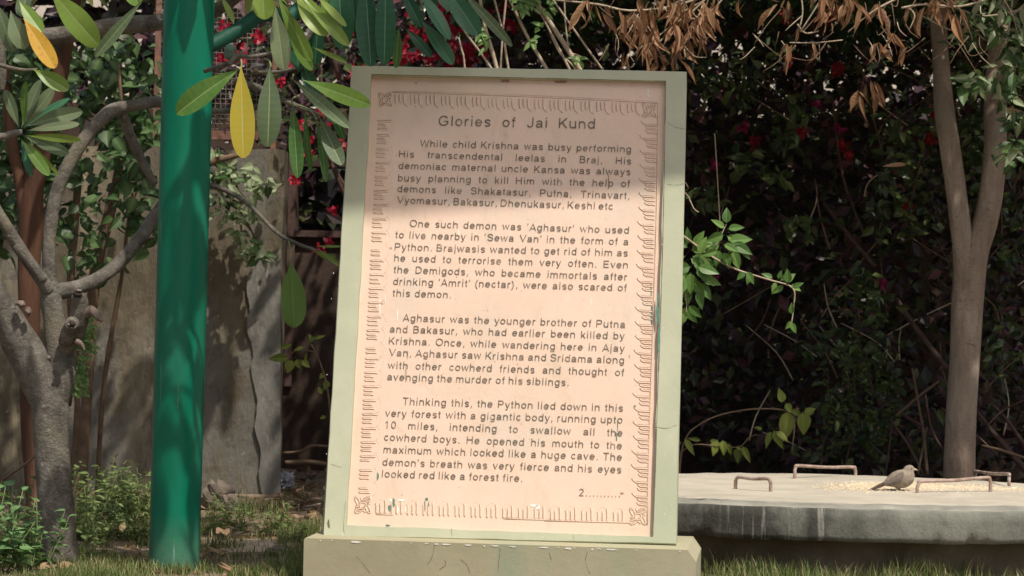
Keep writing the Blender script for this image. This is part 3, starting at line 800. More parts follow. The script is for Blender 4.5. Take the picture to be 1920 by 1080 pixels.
limb([(96, 548, 34, 10.08), (130, 543, 31, 10.12), (170, 530, 28, 10.16), (215, 500, 26, 10.22), (260, 450, 25, 10.28), (290, 405, 24, 10.34), (330, 360, 18, 10.4), (385, 347, 12, 10.4), (430, 360, 9, 10.3), (470, 387, 8, 10.2), (520, 437, 8, 10.1), (560, 458, 7, 10.05), (610, 476, 5, 10.0), (640, 497, 3, 9.95)])
limb([(92, 545, 26, 10.06), (75, 520, 25, 10.03), (45, 478, 24, 10.0), (15, 430, 23, 9.97), (-20, 370, 22, 9.95), (-60, 280, 20, 9.9)])
limb([(80, 525, 20, 10.02), (60, 498, 17, 9.99), (38, 470, 20, 9.97), (28, 462, 17, 9.97)])
# cut stubs with dark hollows
M_hollow = surf('hollow_wood', [(.3, (.02, .014, .01)), (.7, (.06, .045, .035))], 20, .95, .3, 40)
M_torn = surf('torn_wood', [(.3, (.10, .072, .058)), (.7, (.27, .215, .185))], 30, .9, .7, 50)
b_ = MB()
tpx(b_, [(120, 660, 40, 10.06), (135, 632, 40, 10.02), (148, 600, 38, 9.98), (150, 572, 32, 9.96), (147, 552, 26, 9.95)], 14, 4, rough=.35, rs=22)
tpx(b_, [(125, 640, 30, 10.0), (133, 614, 30, 9.95), (134, 604, 27, 9.92)], 12, 3, rough=.35, rs=22)
tpx(b_, [(150, 590, 26, 9.98), (172, 584, 20, 9.95), (186, 596, 12, 9.94), (192, 603, 6, 9.94)], 10, 3, 2, rough=.5, rs=30)
tpx(b_, [(143, 640, 12, 9.98), (155, 648, 8, 9.95), (158, 658, 4, 9.94)], 8, 3, 2, rough=.5, rs=30)
def ellipsoid(mb, c, rx, ry, rz, mat=0, n=10, m=7, rough=0, M=None, var=.5):
    vs = []; fs = []
    for j in range(m + 1):
        th = math.pi * j / m
        for i in range(n):
            ph = 2 * math.pi * i / n
            d = Vector((math.sin(th) * math.cos(ph), math.sin(th) * math.sin(ph), math.cos(th)))
            k = 1 + (rough * mnoise.noise(d * 2.5 + Vector(c) * 7) if rough else 0)
            p = Vector((d.x * rx * k, d.y * ry * k, d.z * rz * k))
            if M is not None: p = M @ p
            vs.append(Vector(c) + p)
    for j in range(m):
        for i in range(n):
            fs.append((j*n+i, (j+1)*n+i, (j+1)*n+(i+1) % n, j*n+(i+1) % n))
    mb.add(vs, fs, mat, var, smooth=True)
ellipsoid(b_, P(146, 552, 9.92), .018, .02, .013, 1, rough=.4)
ellipsoid(b_, P(134, 607, 9.885), .017, .012, .014, 1, rough=.4)
ellipsoid(b_, P(128, 609, 9.872), .006, .005, .007, 2, rough=.5)
ellipsoid(b_, P(148, 545, 9.91), .012, .01, .005, 2, rough=.6)
b_.build('pruned_stub', [M_bark_grey, M_hollow, M_torn], fran)
# torn bark scars on trunk
b_ = MB()
for (x, y, a, b, d) in ((38, 570, 9, 6, 9.86), (52, 584, 6, 8, 9.88), (92, 672, 5, 6, 9.98), (88, 773, 6, 7, 9.97), (132, 962, 4, 3, 9.98)):
    ellipsoid(b_, P(x, y, d + .05), a * S(d), .02, b * S(d), 0, rough=.6)
b_.build('bark_scar', M_torn, fran)
# horizontal limb across the top, from off the picture
limb([(-60, 40, 44, 10.5), (-10, 55, 40, 10.5), (40, 70, 36, 10.5), (100, 68, 34, 10.5), (170, 57, 33, 10.5), (240, 47, 33, 10.5), (300, 42, 32, 10.5), (380, 30, 28, 10.4), (460, -20, 24, 10.2), (520, -90, 20, 9.8), (600, -130, 18, 9.4), (700, -120, 14, 9.25), (800, -90, 10, 9.25)])
limb([(228, 205, 18, 10.26), (243, 250, 19, 10.3), (265, 300, 17, 10.35), (290, 345, 14, 10.4)])
limb([(-40, 245, 22, 9.4), (0, 256, 15, 9.4), (25, 250, 14, 9.4), (42, 247, 11, 9.4)], seg=10)
limb([(-30, 110, 12, 9.6), (0, 122, 8, 9.6), (40, 131, 7, 9.6), (70, 130, 4, 9.6)], seg=8)
limb([(-12, 60, 40, 9.8), (0, 140, 24, 9.8), (3, 170, 10, 9.8)], seg=10)
limb([(430, 120, 10, 9.3), (445, 104, 10, 9.3), (470, 106, 8, 9.3), (520, 97, 7, 9.3), (570, 80, 8, 9.3), (600, 20, 10, 9.3), (620, -60, 12, 9.3), (640, -120, 12, 9.2)], seg=8)
limb([(385, 133, 9, 9.9), (410, 125, 9, 9.7), (440, 115, 9, 9.5), (452, 100, 10, 9.3)], seg=8)
limb([(440, 150, 14, 9.45), (485, 165, 12, 9.45), (525, 185, 11, 9.4), (560, 200, 9, 9.4), (600, 215, 6, 9.35)], seg=8)
limb([(470, 135, 8, 9.45), (520, 135, 7, 9.45), (560, 128, 6, 9.4), (610, 118, 4, 9.3)], seg=8)
# knobbly bud
b_ = MB(); ellipsoid(b_, P(432, 92, 9.3), .022, .022, .02, rough=.3); tpx(b_, [(430, 108, 20, 9.32), (432, 95, 24, 9.3)], 10, 2); b_.build('bud', surf('grey_green_bud', [(.3, (.09, .16, .12)), (.7, (.16, .24, .19))], 20), fran)
# twigs holding the leaf tips
def pleaf(mb, bx, by, tx, ty, wpx, d, mat=0, var=.5, face=None, curl=.18, fold=.22, dd=None, wave=.02, n=24, shape='obov'):
    a = P(bx, by, d); b = P(tx, ty, d + (dd if dd is not None else random.uniform(-.06, .02)))
    L = (b - a).length
    nrm = Vector(face) if face else Vector((random.uniform(-.35, .35), -1, random.uniform(-.1, .45)))
    dv = (b - a)
    # bend a little about the chord and come back to the tip
    if dd is None:
        curl = random.uniform(.02, .42); fold *= random.uniform(.4, 1.7); wave *= random.uniform(.5, 2.2); wpx *= random.uniform(.9, 1.08)
    mb.leaf(a, dv + nrm.normalized() * curl * L * .5, nrm, L * 1.02, wpx * S(d), curl * 1.0, fold, shape, n, var, mat, 2, random.uniform(-.5, .5) if dd is None else .15, wave)
PL = [M_plum, M_plum_grey, M_plum_teal]
random.seed(5)
LD = .3
c1 = MB()   # beside the post
for a in ((448, 130, 331, 214, 50, 8.85, 0, .45), (506, 122, 502, 273, 46, 8.9, 1, .1), (548, 192, 558, 331, 27, 9.0, 0, .35), (572, 205, 583, 322, 13, 9.02, 0, .3), (592, 222, 612, 341, 16, 9.0, 0, .35),
          (598, 218, 640, 308, 34, 8.98, 1, .0), (548, 148, 653, 238, 27, 8.95, 1, .2), (568, 150, 692, 196, 31, 8.8, 0, .55), (588, 188, 630, 232, 14, 9.0, 0, .4), (618, 190, 645, 260, 18, 9.05, 0, .2), (560, 100, 596, 190, 26, 9.1, 2, .5)):
    pleaf(c1, *a[:5], a[5] + LD, mat=a[6], var=a[7])
for st in ([(452, 112, 4, 8.9), (453, 122, 3, 8.85), (452, 132, 2.5, 8.85)], [(495, 110, 4, 8.95), (505, 114, 4, 8.92), (508, 126, 3, 8.9)], [(560, 180, 5, 9.05), (548, 185, 3, 9.0), (548, 196, 3, 9.0)], [(560, 198, 4, 9.05), (580, 205, 3, 9.02), (594, 224, 3, 9.0)], [(550, 140, 4, 9.0), (548, 148, 3, 8.95)]):
    tpx(c1, [(x, y, wd, d + LD) for x, y, wd, d in st], 6, 3, 3)
c1.build('leaf_cluster', PL + [M_stem_green], fran)
y1 = MB(); pleaf(y1, 452, 122, 456, 293, 47, 8.84 + LD, 0, .5, (.1, -1, .1), .1, .12, 0, .01); y1.build('leaf', M_yellow, fran, label='yellow spotted leaf hanging beside the green post')
c2 = MB()   # top, between post and tablet
for a in ((516, 12, 532, 129, 38, 8.8, 1, .95), (520, -8, 584, 114, 26, 8.82, 0, .62), (553, -20, 612, 66, 38, 8.78, 0, .85), (560, -15, 652, 84, 27, 8.74, 0, .75), (592, -10, 648, 48, 15, 8.7, 0, .9),
          (632, -60, 642, 92, 46, 8.86, 2, .6), (585, 88, 651, 118, 11, 8.8, 0, .7), (492, -30, 496, 36, 40, 8.85, 0, .8), (413, -10, 438, 41, 12, 8.9, 0, .8), (545, 30, 560, 130, 40, 8.95, 2, .4), (600, -20, 632, 60, 30, 8.9, 0, .55), (470, -20, 520, 30, 26, 8.86, 0, .9), (540, 60, 585, 130, 22, 8.9, 0, .55), (600, 20, 590, 130, 34, 9.0, 2, .5)):
    pleaf(c2, *a[:5], a[5] + LD + .1, mat=a[6], var=a[7])
tpx(c2, [(500, -60, 10, 9.3), (520, -20, 9, 9.28), (545, -10, 7, 9.26)], 8, 3, 3)
c2.build('leaf_cluster', PL + [M_stem_green], fran)
c3 = MB()   # dark leaves drooping over the tablet's corner
for a in ((684, -60, 695, 121, 42, 8.75, 2, .35, (-.25, -1, .2)), (722, -60, 720, 122, 43, 8.76, 2, .4, (.2, -1, .2)), (748, 50, 742, 126, 20, 8.85, 0, .3), (786, -20, 842, 73, 31, 8.8, 2, .85), (788, 36, 848, 119, 29, 8.78, 2, .95),
          (836, -25, 896, 64, 44, 8.78, 2, .8), (862, -20, 960, 86, 21, 8.74, 1, .1), (760, 52, 808, 106, 22, 8.9, 2, .2), (755, -20, 790, 50, 24, 8.9, 2, .3), (810, -40, 850, 20, 30, 8.9, 2, .7), (655, -40, 668, 60, 24, 8.95, 2, .3), (800, -30, 815, 30, 22, 8.95, 2, .4)):
    pleaf(c3, *a[:5], a[5] + .5, mat=a[6], var=a[7], face=a[8] if len(a) > 8 else None, curl=.15, fold=.3 if len(a) > 8 else .2)
c3.build('leaf_cluster', PL, fran)
c4 = MB()   # top left
for a in ((92, -20, 183, 84, 47, 9.2, 0, .72), (268, 0, 180, 104, 21, 9.25, 1, .1), (20, 20, 47, 92, 38, 9.25, 1, .6), (-6, 5, 25, 96, 34, 9.3, 1, .3), (62, 130, 127, 168, 32, 9.3, 0, .6), (60, -40, 40, 30, 30, 9.3, 1, .2), (230, -60, 260, 10, 40, 9.3, 0, .6), (35, 0, 78, 60, 30, 9.26, 0, .65)):
    pleaf(c4, *a[:6], mat=a[6], var=a[7])
c4.build('leaf_cluster', PL, fran)
o1 = MB(); pleaf(o1, 44, 34, 102, 126, 36, 9.18, 0, .5, (.2, -1, .2), .12, .2, 0); o1.build('leaf', M_orange, fran, label='orange yellow leaf hanging at the upper left')
c5 = MB()   # rosette at the left limb's tip
for a in ((40, 240, 76, 152, 32, 9.4, 1, .6), (46, 238, 47, 154, 15, 9.35, 0, .45), (46, 238, 100, 166, 25, 9.4, 1, .7), (50, 236, 153, 209, 31, 9.36, 1, .55), (50, 245, 146, 232, 16, 9.34, 1, .8), (48, 254, 150, 262, 15, 9.36, 0, .8), (48, 256, 128, 287, 22, 9.38, 1, .3), (40, 262, 92, 329, 23, 9.33, 0, .5), (46, 260, 110, 326, 9, 9.4, 0, .75), (44, 240, 130, 185, 20, 9.5, 2, .9), (36, 240, 10, 170, 22, 9.45, 1, .2), (40, 260, 60, 330, 18, 9.5, 2, .9)):
    pleaf(c5, *a[:6], mat=a[6], var=a[7])
c5.build('leaf_cluster', PL, fran)
c6 = MB(); pleaf(c6, 545, 488, 551, 612, 50, 9.9, 2, .85, (.25, -1, .1), .15, .3, 0, .06)
tpx(c6, [(540, 448, 4, 10.08), (545, 470, 3, 10.0), (545, 492, 3, 9.95)], 6, 3, 1)
for a in ((592, 462, 640, 462, 6), (600, 470, 636, 498, 9), (590, 472, 630, 482, 6), (585, 466, 612, 486, 5)): pleaf(c6, *a, 9.95, 0, .7)
c6.build('leaf_cluster', [M_plum, M_stem_green, M_bright], fran)
# crown above the picture
random.seed(11)
c7 = MB()
for k in range(88):
    c = Vector((random.uniform(-3.6, -.35), random.uniform(9.6, 13.4), random.uniform(2.55, 3.5)))
    if k < 5: c = Vector((random.uniform(-.95, -.6), random.uniform(8.75, 9.6), random.uniform(2.6, 3.4)))  # clumps added sunward of the post to dapple it with shade
    for j in range(11):
        a = random.uniform(0, 6.28)
        c7.leaf(c, (math.cos(a), math.sin(a), random.uniform(-.5, .3)), (0, 0, 1), random.uniform(.18, .3), .07, .4, .2, 'obov', 4, random.random())
c7.build('crown', M_plum, fran)

# reddish trunk behind it
rt = P(60, 960, 12.0)
red = thing('red_barked_tree', 'smooth reddish brown trunk standing behind the grey forked tree', 'tree', (rt.x, rt.y, 0))
b_ = MB()
tpx(b_, [(70, 1010, 54, 12), (72, 940, 46, 12), (60, 800, 42, 12), (56, 650, 40, 12), (54, 520, 42, 12), (58, 420, 48, 12), (64, 340, 40, 12), (90, 240, 36, 12), (120, 100, 30, 12), (150, -60, 26, 12)], 14, 4, rough=.12)
tpx(b_, [(58, 430, 40, 12), (40, 350, 24, 12), (20, 250, 20, 12), (10, 120, 16, 12)], 12, 4, rough=.12)
b_.build('trunk', M_bark_red, red)

# leaning stems with climbing leaves, left
def leafball(mb, fn, n, Lr, wr, shape='ovate', mat=0, nseg=3, curl=(.1, .5), fold=(.1, .4), varf=None, up=.5, face=(0, -.7, .5)):
    for i in range(n):
        c = fn()
        d = Vector((random.uniform(-1, 1), random.uniform(-1, .6), random.uniform(-1, up)))
        nn = Vector((random.uniform(-.8, .8), random.uniform(-.8, .8), random.uniform(-.6, .8))) + Vector(face)
        L = random.uniform(*Lr)
        mb.leaf(c, d, nn, L, L * random.uniform(*wr), random.uniform(*curl), random.uniform(*fold), shape, nseg, varf() if varf else random.random(), mat)
random.seed(31)
vb = P(190, 900, 13.2)
vine = thing('climbing_shrub', 'heart leaved green climber over brown stems in front of the left wall', 'shrub', (vb.x, vb.y, 0))
for lst in ([(150, 960, 22, 13.2), (165, 700, 20, 13.2), (178, 520, 22, 13.2), (205, 400, 22, 13.2), (222, 320, 16, 13.2), (240, 200, 12, 13)],
            [(180, 960, 10, 13.3), (195, 720, 9, 13.2), (228, 520, 8, 13.1), (240, 420, 7, 13), (262, 300, 6, 13)],
            [(130, 940, 14, 13.0), (145, 760, 12, 12.9), (132, 560, 14, 12.9), (140, 420, 16, 13), (150, 300, 12, 13)],
            [(262, 350, 8, 12.6), (245, 290, 8, 12.6), (232, 235, 7, 12.5), (222, 120, 6, 12.5)]):
    b_ = MB(); tpx(b_, lst, 8, 4, rough=.2); b_.build('stem', M_stem, vine)
b_ = MB()
clumps = []
for i in range(70):
    x = random.uniform(-30, 300); y = random.uniform(95, 500)
    pr_ = 1.0 if y < 330 else .55
    if 150 < x < 215 and 255 < y < 370: pr_ = .25
    if x > 200 and y > 400: pr_ = .35
    if random.random() < pr_: clumps.append((x, y, random.uniform(12.2, 13.6)))
def vf():
    x, y, d = random.choice(clumps)
    return P(x + random.gauss(0, 26), y + random.gauss(0, 24), d + random.gauss(0, .1))
leafball(b_, vf, 1500, (.04, .12), (.6, .8), 'heart', 0, 4, up=.1)
for i in range(120):       # small stream of leaves below the cut stubs
    t = random.random()
    p = P(150 + 30 * random.random() - 12 * t, 590 + 150 * t, 10.6)
    b_.leaf(p, (random.uniform(-1, 1), -.5, random.uniform(-1, .5)), (random.uniform(-.5, .5), -1, .5), random.uniform(.025, .045), .022, .3, .2, 'ovate', 3, .5 + .5 * random.random(), 1)
b_.build('foliage', [M_creep, M_bright], vine)
b_ = MB(); tpx(b_, [(130, 760, 8, 10.65), (140, 700, 8, 10.6), (150, 640, 6, 10.6), (170, 590, 4, 10.6)], 6, 3); b_.build('stem', M_stem, vine)

# ------------------------------------------------------------------ left wall, mesh panel on it, ivy
WY = 14.3
we = P(526, 600, WY).x
wt = P(470, 281, WY).z
wall = MB()
nxw, nzw = 70, 40
for face_y in (0,):
    vs = []
    for j in range(nzw + 1):
        for i in range(nxw + 1):
            x = -7 + (we + 7) * i / nxw; z = -.1 + (wt + .1) * j / nzw
            e = .012 * mnoise.noise(Vector((x * 2.1, z * 2.1, 1))) + .006 * mnoise.noise(Vector((x * 9, z * 9, 2)))
            xx = x + (.012 * mnoise.noise(Vector((0, z * 5, 9))) if i == nxw else 0)
            zz = z + (.015 * mnoise.noise(Vector((x * 4, 0, 4))) if j == nzw else 0)
            vs.append((xx, WY + e, zz))
    o0 = len(vs)
    fs = [(j*(nxw+1)+i, j*(nxw+1)+i+1, (j+1)*(nxw+1)+i+1, (j+1)*(nxw+1)+i) for j in range(nzw) for i in range(nxw)]
    back = [(x, WY + .25, z) for (x, y, z) in vs]
    vs2 = vs + back
    top = [(nzw*(nxw+1)+i, nzw*(nxw+1)+i+1, o0+nzw*(nxw+1)+i+1, o0+nzw*(nxw+1)+i) for i in range(nxw)]
    end = [(j*(nxw+1)+nxw, o0+j*(nxw+1)+nxw, o0+(j+1)*(nxw+1)+nxw, (j+1)*(nxw+1)+nxw) for j in range(nzw)]
    bk = [tuple(o0 + i for i in reversed(f)) for f in fs]
    wall.add(vs2, fs + top + end + bk, smooth=False)
bwall = tag(wall.build('boundary_wall', M_wall, loc=(we, WY, 0)), 'weathered brown cement wall behind the green post, its end left of the tablet', 'wall')

pm = MB()
_pts = [(527, 466), (512, 476), (492, 478), (474, 498), (462, 530), (468, 575), (462, 610), (474, 660), (470, 700), (482, 752), (478, 800), (490, 850), (484, 892), (494, 936), (526, 936)]
_pp = catmull([list(p) for p in _pts[:-1]], 4) + [list(_pts[-1])]
pm.add([P(min(x, 526.5) + random.uniform(-1.5, 1.5) * (x < 520), y, WY - .019) for x, y in _pp] + [P(min(x, 526.5), y, WY + .02) for x, y in _pp], [tuple(range(len(_pp)))] + [(i, (i + 1) % len(_pp), len(_pp) + (i + 1) % len(_pp), len(_pp) + i) for i in range(len(_pp))])
pm.build('plaster_patch', M_plaster, bwall, label='grey plaster patch at the wall end')
mz0 = P(450, 252, WY + .1).z
mp_ = thing('mesh_panel', 'rusty square wire mesh panel in an iron frame standing on the brown wall', 'mesh panel', (P(450, 250, WY + .1).x, WY + .1, wt))
mx0, mx1 = P(300, 100, WY + .1).x, P(511, 100, WY + .1).x
MY = WY + .12
b_ = MB()
b_.box((mx0 - .03, MY - .015, wt), (mx0, MY + .015, 3.3)); b_.box((mx1, MY - .015, wt - .02), (mx1 + .03, MY + .015, 3.3))
b_.box((mx0, MY - .018, mz0 - .03), (mx1, MY + .018, mz0 + .02)); b_.box((mx0, MY - .015, 3.27), (mx1, MY + .015, 3.3))
b_.build('frame', M_rust, mp_)
b_ = MB()
nw = int((mx1 - mx0) / .0285)
for i in range(nw + 1):
    x = mx0 + (mx1 - mx0) * i / nw
    b_.tube([(x, MY - .002, mz0), (x + random.uniform(-.004, .004), MY, (mz0 + 3.27) / 2), (x, MY - .002, 3.27)], [.0018] * 3, 5, 3)
nh = int((3.27 - mz0) / .0285)
for i in range(nh + 1):
    z = mz0 + (3.27 - mz0) * i / nh
    b_.tube([(mx0, MY + .003, z), (mx1, MY + .003, z + random.uniform(-.004, .004))], [.0018] * 2, 5)
b_.build('wire_mesh', M_wire, mp_)

iv = P(440, 300, 14.0)
ivy = thing('ivy', 'pale leaved creeper trailing down the wall right of the green post', 'plant', (iv.x, 14.0, wt))
b_ = MB()
tpx(b_, [(370, 310, 20, 14.0), (410, 300, 14, 14.0), (450, 290, 9, 14.0)], 8, 3)
tpx(b_, [(400, 330, 5, 14.05), (440, 380, 4, 14.1), (470, 430, 4, 14.1), (490, 480, 3, 14.1)], 6, 4)
tpx(b_, [(390, 300, 5, 14.05), (440, 340, 4, 14.1), (452, 400, 4, 14.1), (450, 480, 3, 14.1)], 6, 4)
b_.build('stem', M_stem, ivy)
random.seed(17)
b_ = MB()
ivp = [(400, 290, 16), (430, 310, 22), (460, 330, 20), (420, 340, 22), (395, 330, 14), (480, 350, 14), (440, 370, 20), (430, 400, 16), (470, 405, 12), (450, 440, 14), (480, 460, 10), (505, 345, 8), (410, 365, 12), (455, 470, 8), (490, 480, 8)]
def ivf():
    x, y, s_ = random.choice(ivp)
    return P(x + random.gauss(0, s_ * .6), y + random.gauss(0, s_ * .6), 14.05 + random.uniform(-.12, .1))
leafball(b_, ivf, 150, (.05, .09), (.6, .8), 'heart', 0, 4, up=.1)
leafball(b_, ivf, 70, (.05, .08), (.6, .8), 'heart', 1, 4, up=.1)
b_.build('foliage', [M_pale, M_creep], ivy)

# ------------------------------------------------------------------ dark outhouse in the gap behind the tablet
OY = 16.6
oh = thing('outhouse', 'dark mud walled outhouse with a black window opening seen left of the tablet', 'outhouse', (-1.0, OY, 0))
ox0, ox1 = P(556, 400, OY).x, P(700, 400, OY).x
oz0, oz1 = P(590, 436, OY).z, P(590, 312, OY).z
b_ = MB()
b_.box((-3.5, OY, -.1), (4.5, OY + .22, oz0)); b_.box((-3.5, OY, oz0), (ox0, OY + .22, oz1)); b_.box((ox1, OY, oz0), (4.5, OY + .22, oz1)); b_.box((-3.5, OY, oz1), (4.5, OY + .22, 2.35))
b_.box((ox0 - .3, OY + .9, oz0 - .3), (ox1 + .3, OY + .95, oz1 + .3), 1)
b_.build('wall', [M_brickwall, M_black], oh)
b_ = MB()
b_.box((ox0 - .05, OY - .05, oz0 - .03), (ox1 + .05, OY + .04, oz0 + .012)); b_.box((ox0 - .055, OY - .03, oz0 - 1.0), (ox0 - .005, OY + .02, oz1 + .4))
b_.build('window_frame', M_stem_dark, oh)

# ------------------------------------------------------------------ bougainvillea and hedge behind
def hedge_part(n, fx, Lr, wr, mat, name, parent, shape='ovate', nseg=2, **kw):
    mb = MB(); leafball(mb, fx, n, Lr, wr, shape, 0, nseg, **kw); return mb.build(name, mat, parent)
random.seed(41)
bb = P(760, 900, 14.6)
bou = thing('bougainvillea', 'red flowering bougainvillea bush rising behind the upper left corner of the tablet', 'bush', (bb.x, 14.6, 0))
for lst in ([(700, 950, 26, 14.8), (720, 600, 24, 14.8), (690, 350, 20, 14.8), (640, 150, 16, 14.7), (560, -40, 12, 14.6)], [(730, 950, 22, 14.9), (760, 500, 20, 14.8), (820, 150, 16, 14.7), (900, -60, 10, 14.6)],
            [(700, 500, 12, 14.7), (640, 350, 9, 14.6), (590, 240, 7, 14.6), (540, 160, 5, 14.5)], [(690, 400, 10, 14.6), (620, 300, 8, 14.6), (600, 120, 6, 14.6)]):
    b_ = MB(); tpx(b_, lst, 8, 4, rough=.2); b_.build('stem', M_stem_dark, bou)
cl = [(random.uniform(380, 1000), random.uniform(-120, 260), random.uniform(14.4, 15.8)) for i in range(120)]
cl = [c for c in cl if not (c[0] < 520 and c[1] > 210)]
def bf():
    x, y, d = random.choice(cl)
    return P(x + random.gauss(0, 30), y + random.gauss(0, 30), d + random.gauss(0, .15))
hedge_part(3200, bf, (.06, .11), (.5, .7), M_hedge, 'foliage', bou)
def bf2():
    x, y, d = random.choice(cl)
    return P(x + random.gauss(0, 26), y + random.gauss(0, 26), d - .3 + random.gauss(0, .1))
hedge_part(350, bf2, (.06, .1), (.5, .7), M_hedge_mid, 'foliage', bou, nseg=3)
fl = [(405, 20, 12), (425, 55, 14), (440, 95, 12), (470, 30, 12), (485, 70, 14), (455, 110, 10), (415, 110, 9), (490, 18, 10),
      (527, 155, 9), (545, 118, 8), (590, 122, 10), (610, 110, 8), (605, 207, 8), (560, 230, 8), (580, 260, 9), (600, 298, 12), (575, 285, 10), (612, 235, 8), (555, 338, 9), (660, 100, 12), (664, 130, 10), (655, 60, 8), (665, 155, 8), (650, 150, 6), (640, 270, 8), (628, 290, 10),
      (700, 30, 10), (752, 90, 12), (765, 105, 14), (785, 100, 10), (775, 60, 8), (800, 70, 12), (818, 22, 12), (838, 40, 12), (830, 10, 10), (850, 85, 14), (870, 95, 18), (880, 80, 14), (875, 110, 16), (860, 60, 10), (905, 98, 10), (950, 45, 9), (965, 50, 9), (915, 30, 8), (940, 10, 8), (895, 20, 10), (770, 20, 12), (745, 110, 10), (810, 115, 12), (850, 115, 10), (835, 100, 12), (620, 440, 6), (615, 455, 6), (600, 470, 5), (625, 395, 5)]
for (x, y, s_) in [f for n_, f in enumerate(fl) if n_ % 4 != 3 or f[0] > 690]:
    s_ *= random.uniform(.5, 1.1) * (1.25 if x > 690 and y < 130 else 1)
    b_ = MB()
    for k in range(int(6 + s_ * 1.5)):
        p = P(x + random.gauss(0, s_ * .55), y + random.gauss(0, s_ * .5), 14.05 + random.uniform(-.12, .5))
        b_.leaf(p, (random.uniform(-1, 1), random.uniform(-1, .2), random.uniform(-1, 1)), (random.uniform(-.6, .6), -1, random.uniform(-.3, .6)), random.uniform(.02, .045), random.uniform(.02, .034), .3, .3, 'ovate', 3, random.random() ** 1.3)
    b_.build('flower_cluster', M_red, bou)

random.seed(43)
hd = thing('hedge', 'dense dark leafy hedge filling the shade behind the forked tree and round slab', 'hedge', (2.0, 14.8, 0))
cl2 = []
for i in range(420):
    x = random.uniform(940, 2050); y = random.uniform(-150, 900); d = random.uniform(14.0, 16.2)
    if y < 260 and random.random() < .12: continue
    cl2.append((x, y, d))
def hf():
    x, y, d = random.choice(cl2)
    return P(x + random.gauss(0, 34), y + random.gauss(0, 34), d + random.gauss(0, .2))
hedge_part(15000, hf, (.06, .12), (.45, .7), M_hedge, 'foliage', hd)
# the trees beyond the wall, closing the view to the sky but for a few gaps
bk_ = thing('backing_trees', 'dark mass of leafy trees far behind the hedge and the brown wall', 'trees', (0, 18, 0))
bk_['kind'] = 'stuff'
def kf():
    while True:
        x = random.uniform(-4.5, 4.8); z = random.uniform(1.2, 4.2); y = random.uniform(17.2, 18.8)
        if mnoise.noise(Vector((x * 5.5, 2, z * 5.5))) + .5 * mnoise.noise(Vector((x * 1.3, 9, z * 1.3))) > .40 and x > .5: continue
        return Vector((x, y, z))
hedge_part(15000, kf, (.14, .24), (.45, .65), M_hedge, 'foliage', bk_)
ph_ = MB(); ph_.box((-9, 26, -.1), (16, 30, 5.2)); ph_.box((-9.3, 25.7, 5.2), (16.3, 30.3, 5.4))
tag(ph_.build('house', surf('cream_house_wall', [(.3, (.55, .49, .42)), (.7, (.66, .6, .53))], 2, .9), loc=(3, 26, 0)), 'pale cream house far behind, glimpsed only as specks through the hedge', 'house')
# front clumps that catch a little light
fcl = [(1822, 230, 22), (1825, 290, 18), (1815, 150, 24), (1690, 240, 40), (1660, 270, 36), (1720, 300, 40), (1690, 330, 36), (1650, 400, 40), (1720, 410, 36), (1850, 330, 40), (1900, 380, 40), (1840, 250, 40), (1330, 150, 30), (1380, 170, 30), (1420, 130, 26), (1500, 200, 26), (1470, 260, 16), (1620, 520, 28), (1640, 570, 26), (1540, 640, 34), (1600, 660, 44), (1640, 690, 44), (1580, 740, 50), (1650, 760, 50), (1560, 800, 46), (1620, 830, 40), (1900, 480, 30), (1880, 650, 30), (1500, 420, 20), (1450, 330, 20), (1880, 180, 40), (1800, 160, 30), (1320, 370, 20), (1390, 300, 18)]
def ff():
    x, y, s_ = random.choice(fcl)
    return P(x + random.gauss(0, s_ * .7), y + random.gauss(0, s_ * .7), 13.6 + random.uniform(-.3, .3))
hedge_part(1150, ff, (.05, .10), (.4, .6), M_hedge_mid, 'foliage', hd, nseg=3)
# trailing sprays of small paired leaflets
b_ = MB()
for (x, y, n, ln) in ((1600, 590, 13, 120), (1640, 600, 14, 140), (1575, 640, 14, 150), (1620, 660, 15, 150), (1660, 650, 13, 140), (1590, 700, 14, 130), (1650, 720, 13, 120), (1545, 690, 12, 120), (1675, 700, 10, 90), (1560, 760, 10, 90), (1630, 760, 10, 90)):
    pts = [(x + random.uniform(-6, 6) + 10 * math.sin(k * .5), y + ln * k / 6, 2.2, 13.35) for k in range(7)]
    tpx(b_, pts, 5, 2, 1, rough=0)
    for k in range(n):
        t = k / n
        for s_ in (-1, 1):
            p = P(x + 10 * math.sin(t * 3) + random.uniform(-3, 3), y + ln * t, 13.33)
            b_.leaf(p, (s_ * random.uniform(.5, 1.2), random.uniform(-.9, .2), -.55 + random.uniform(-.5, .5)), (random.uniform(-.6, .6), -1, random.uniform(-.2, .9)), random.uniform(.018, .042), .016, .2, .1, 'ell', 3, random.random())
b_.build('leaf_spray', [M_spray, M_stem_dark], hd)
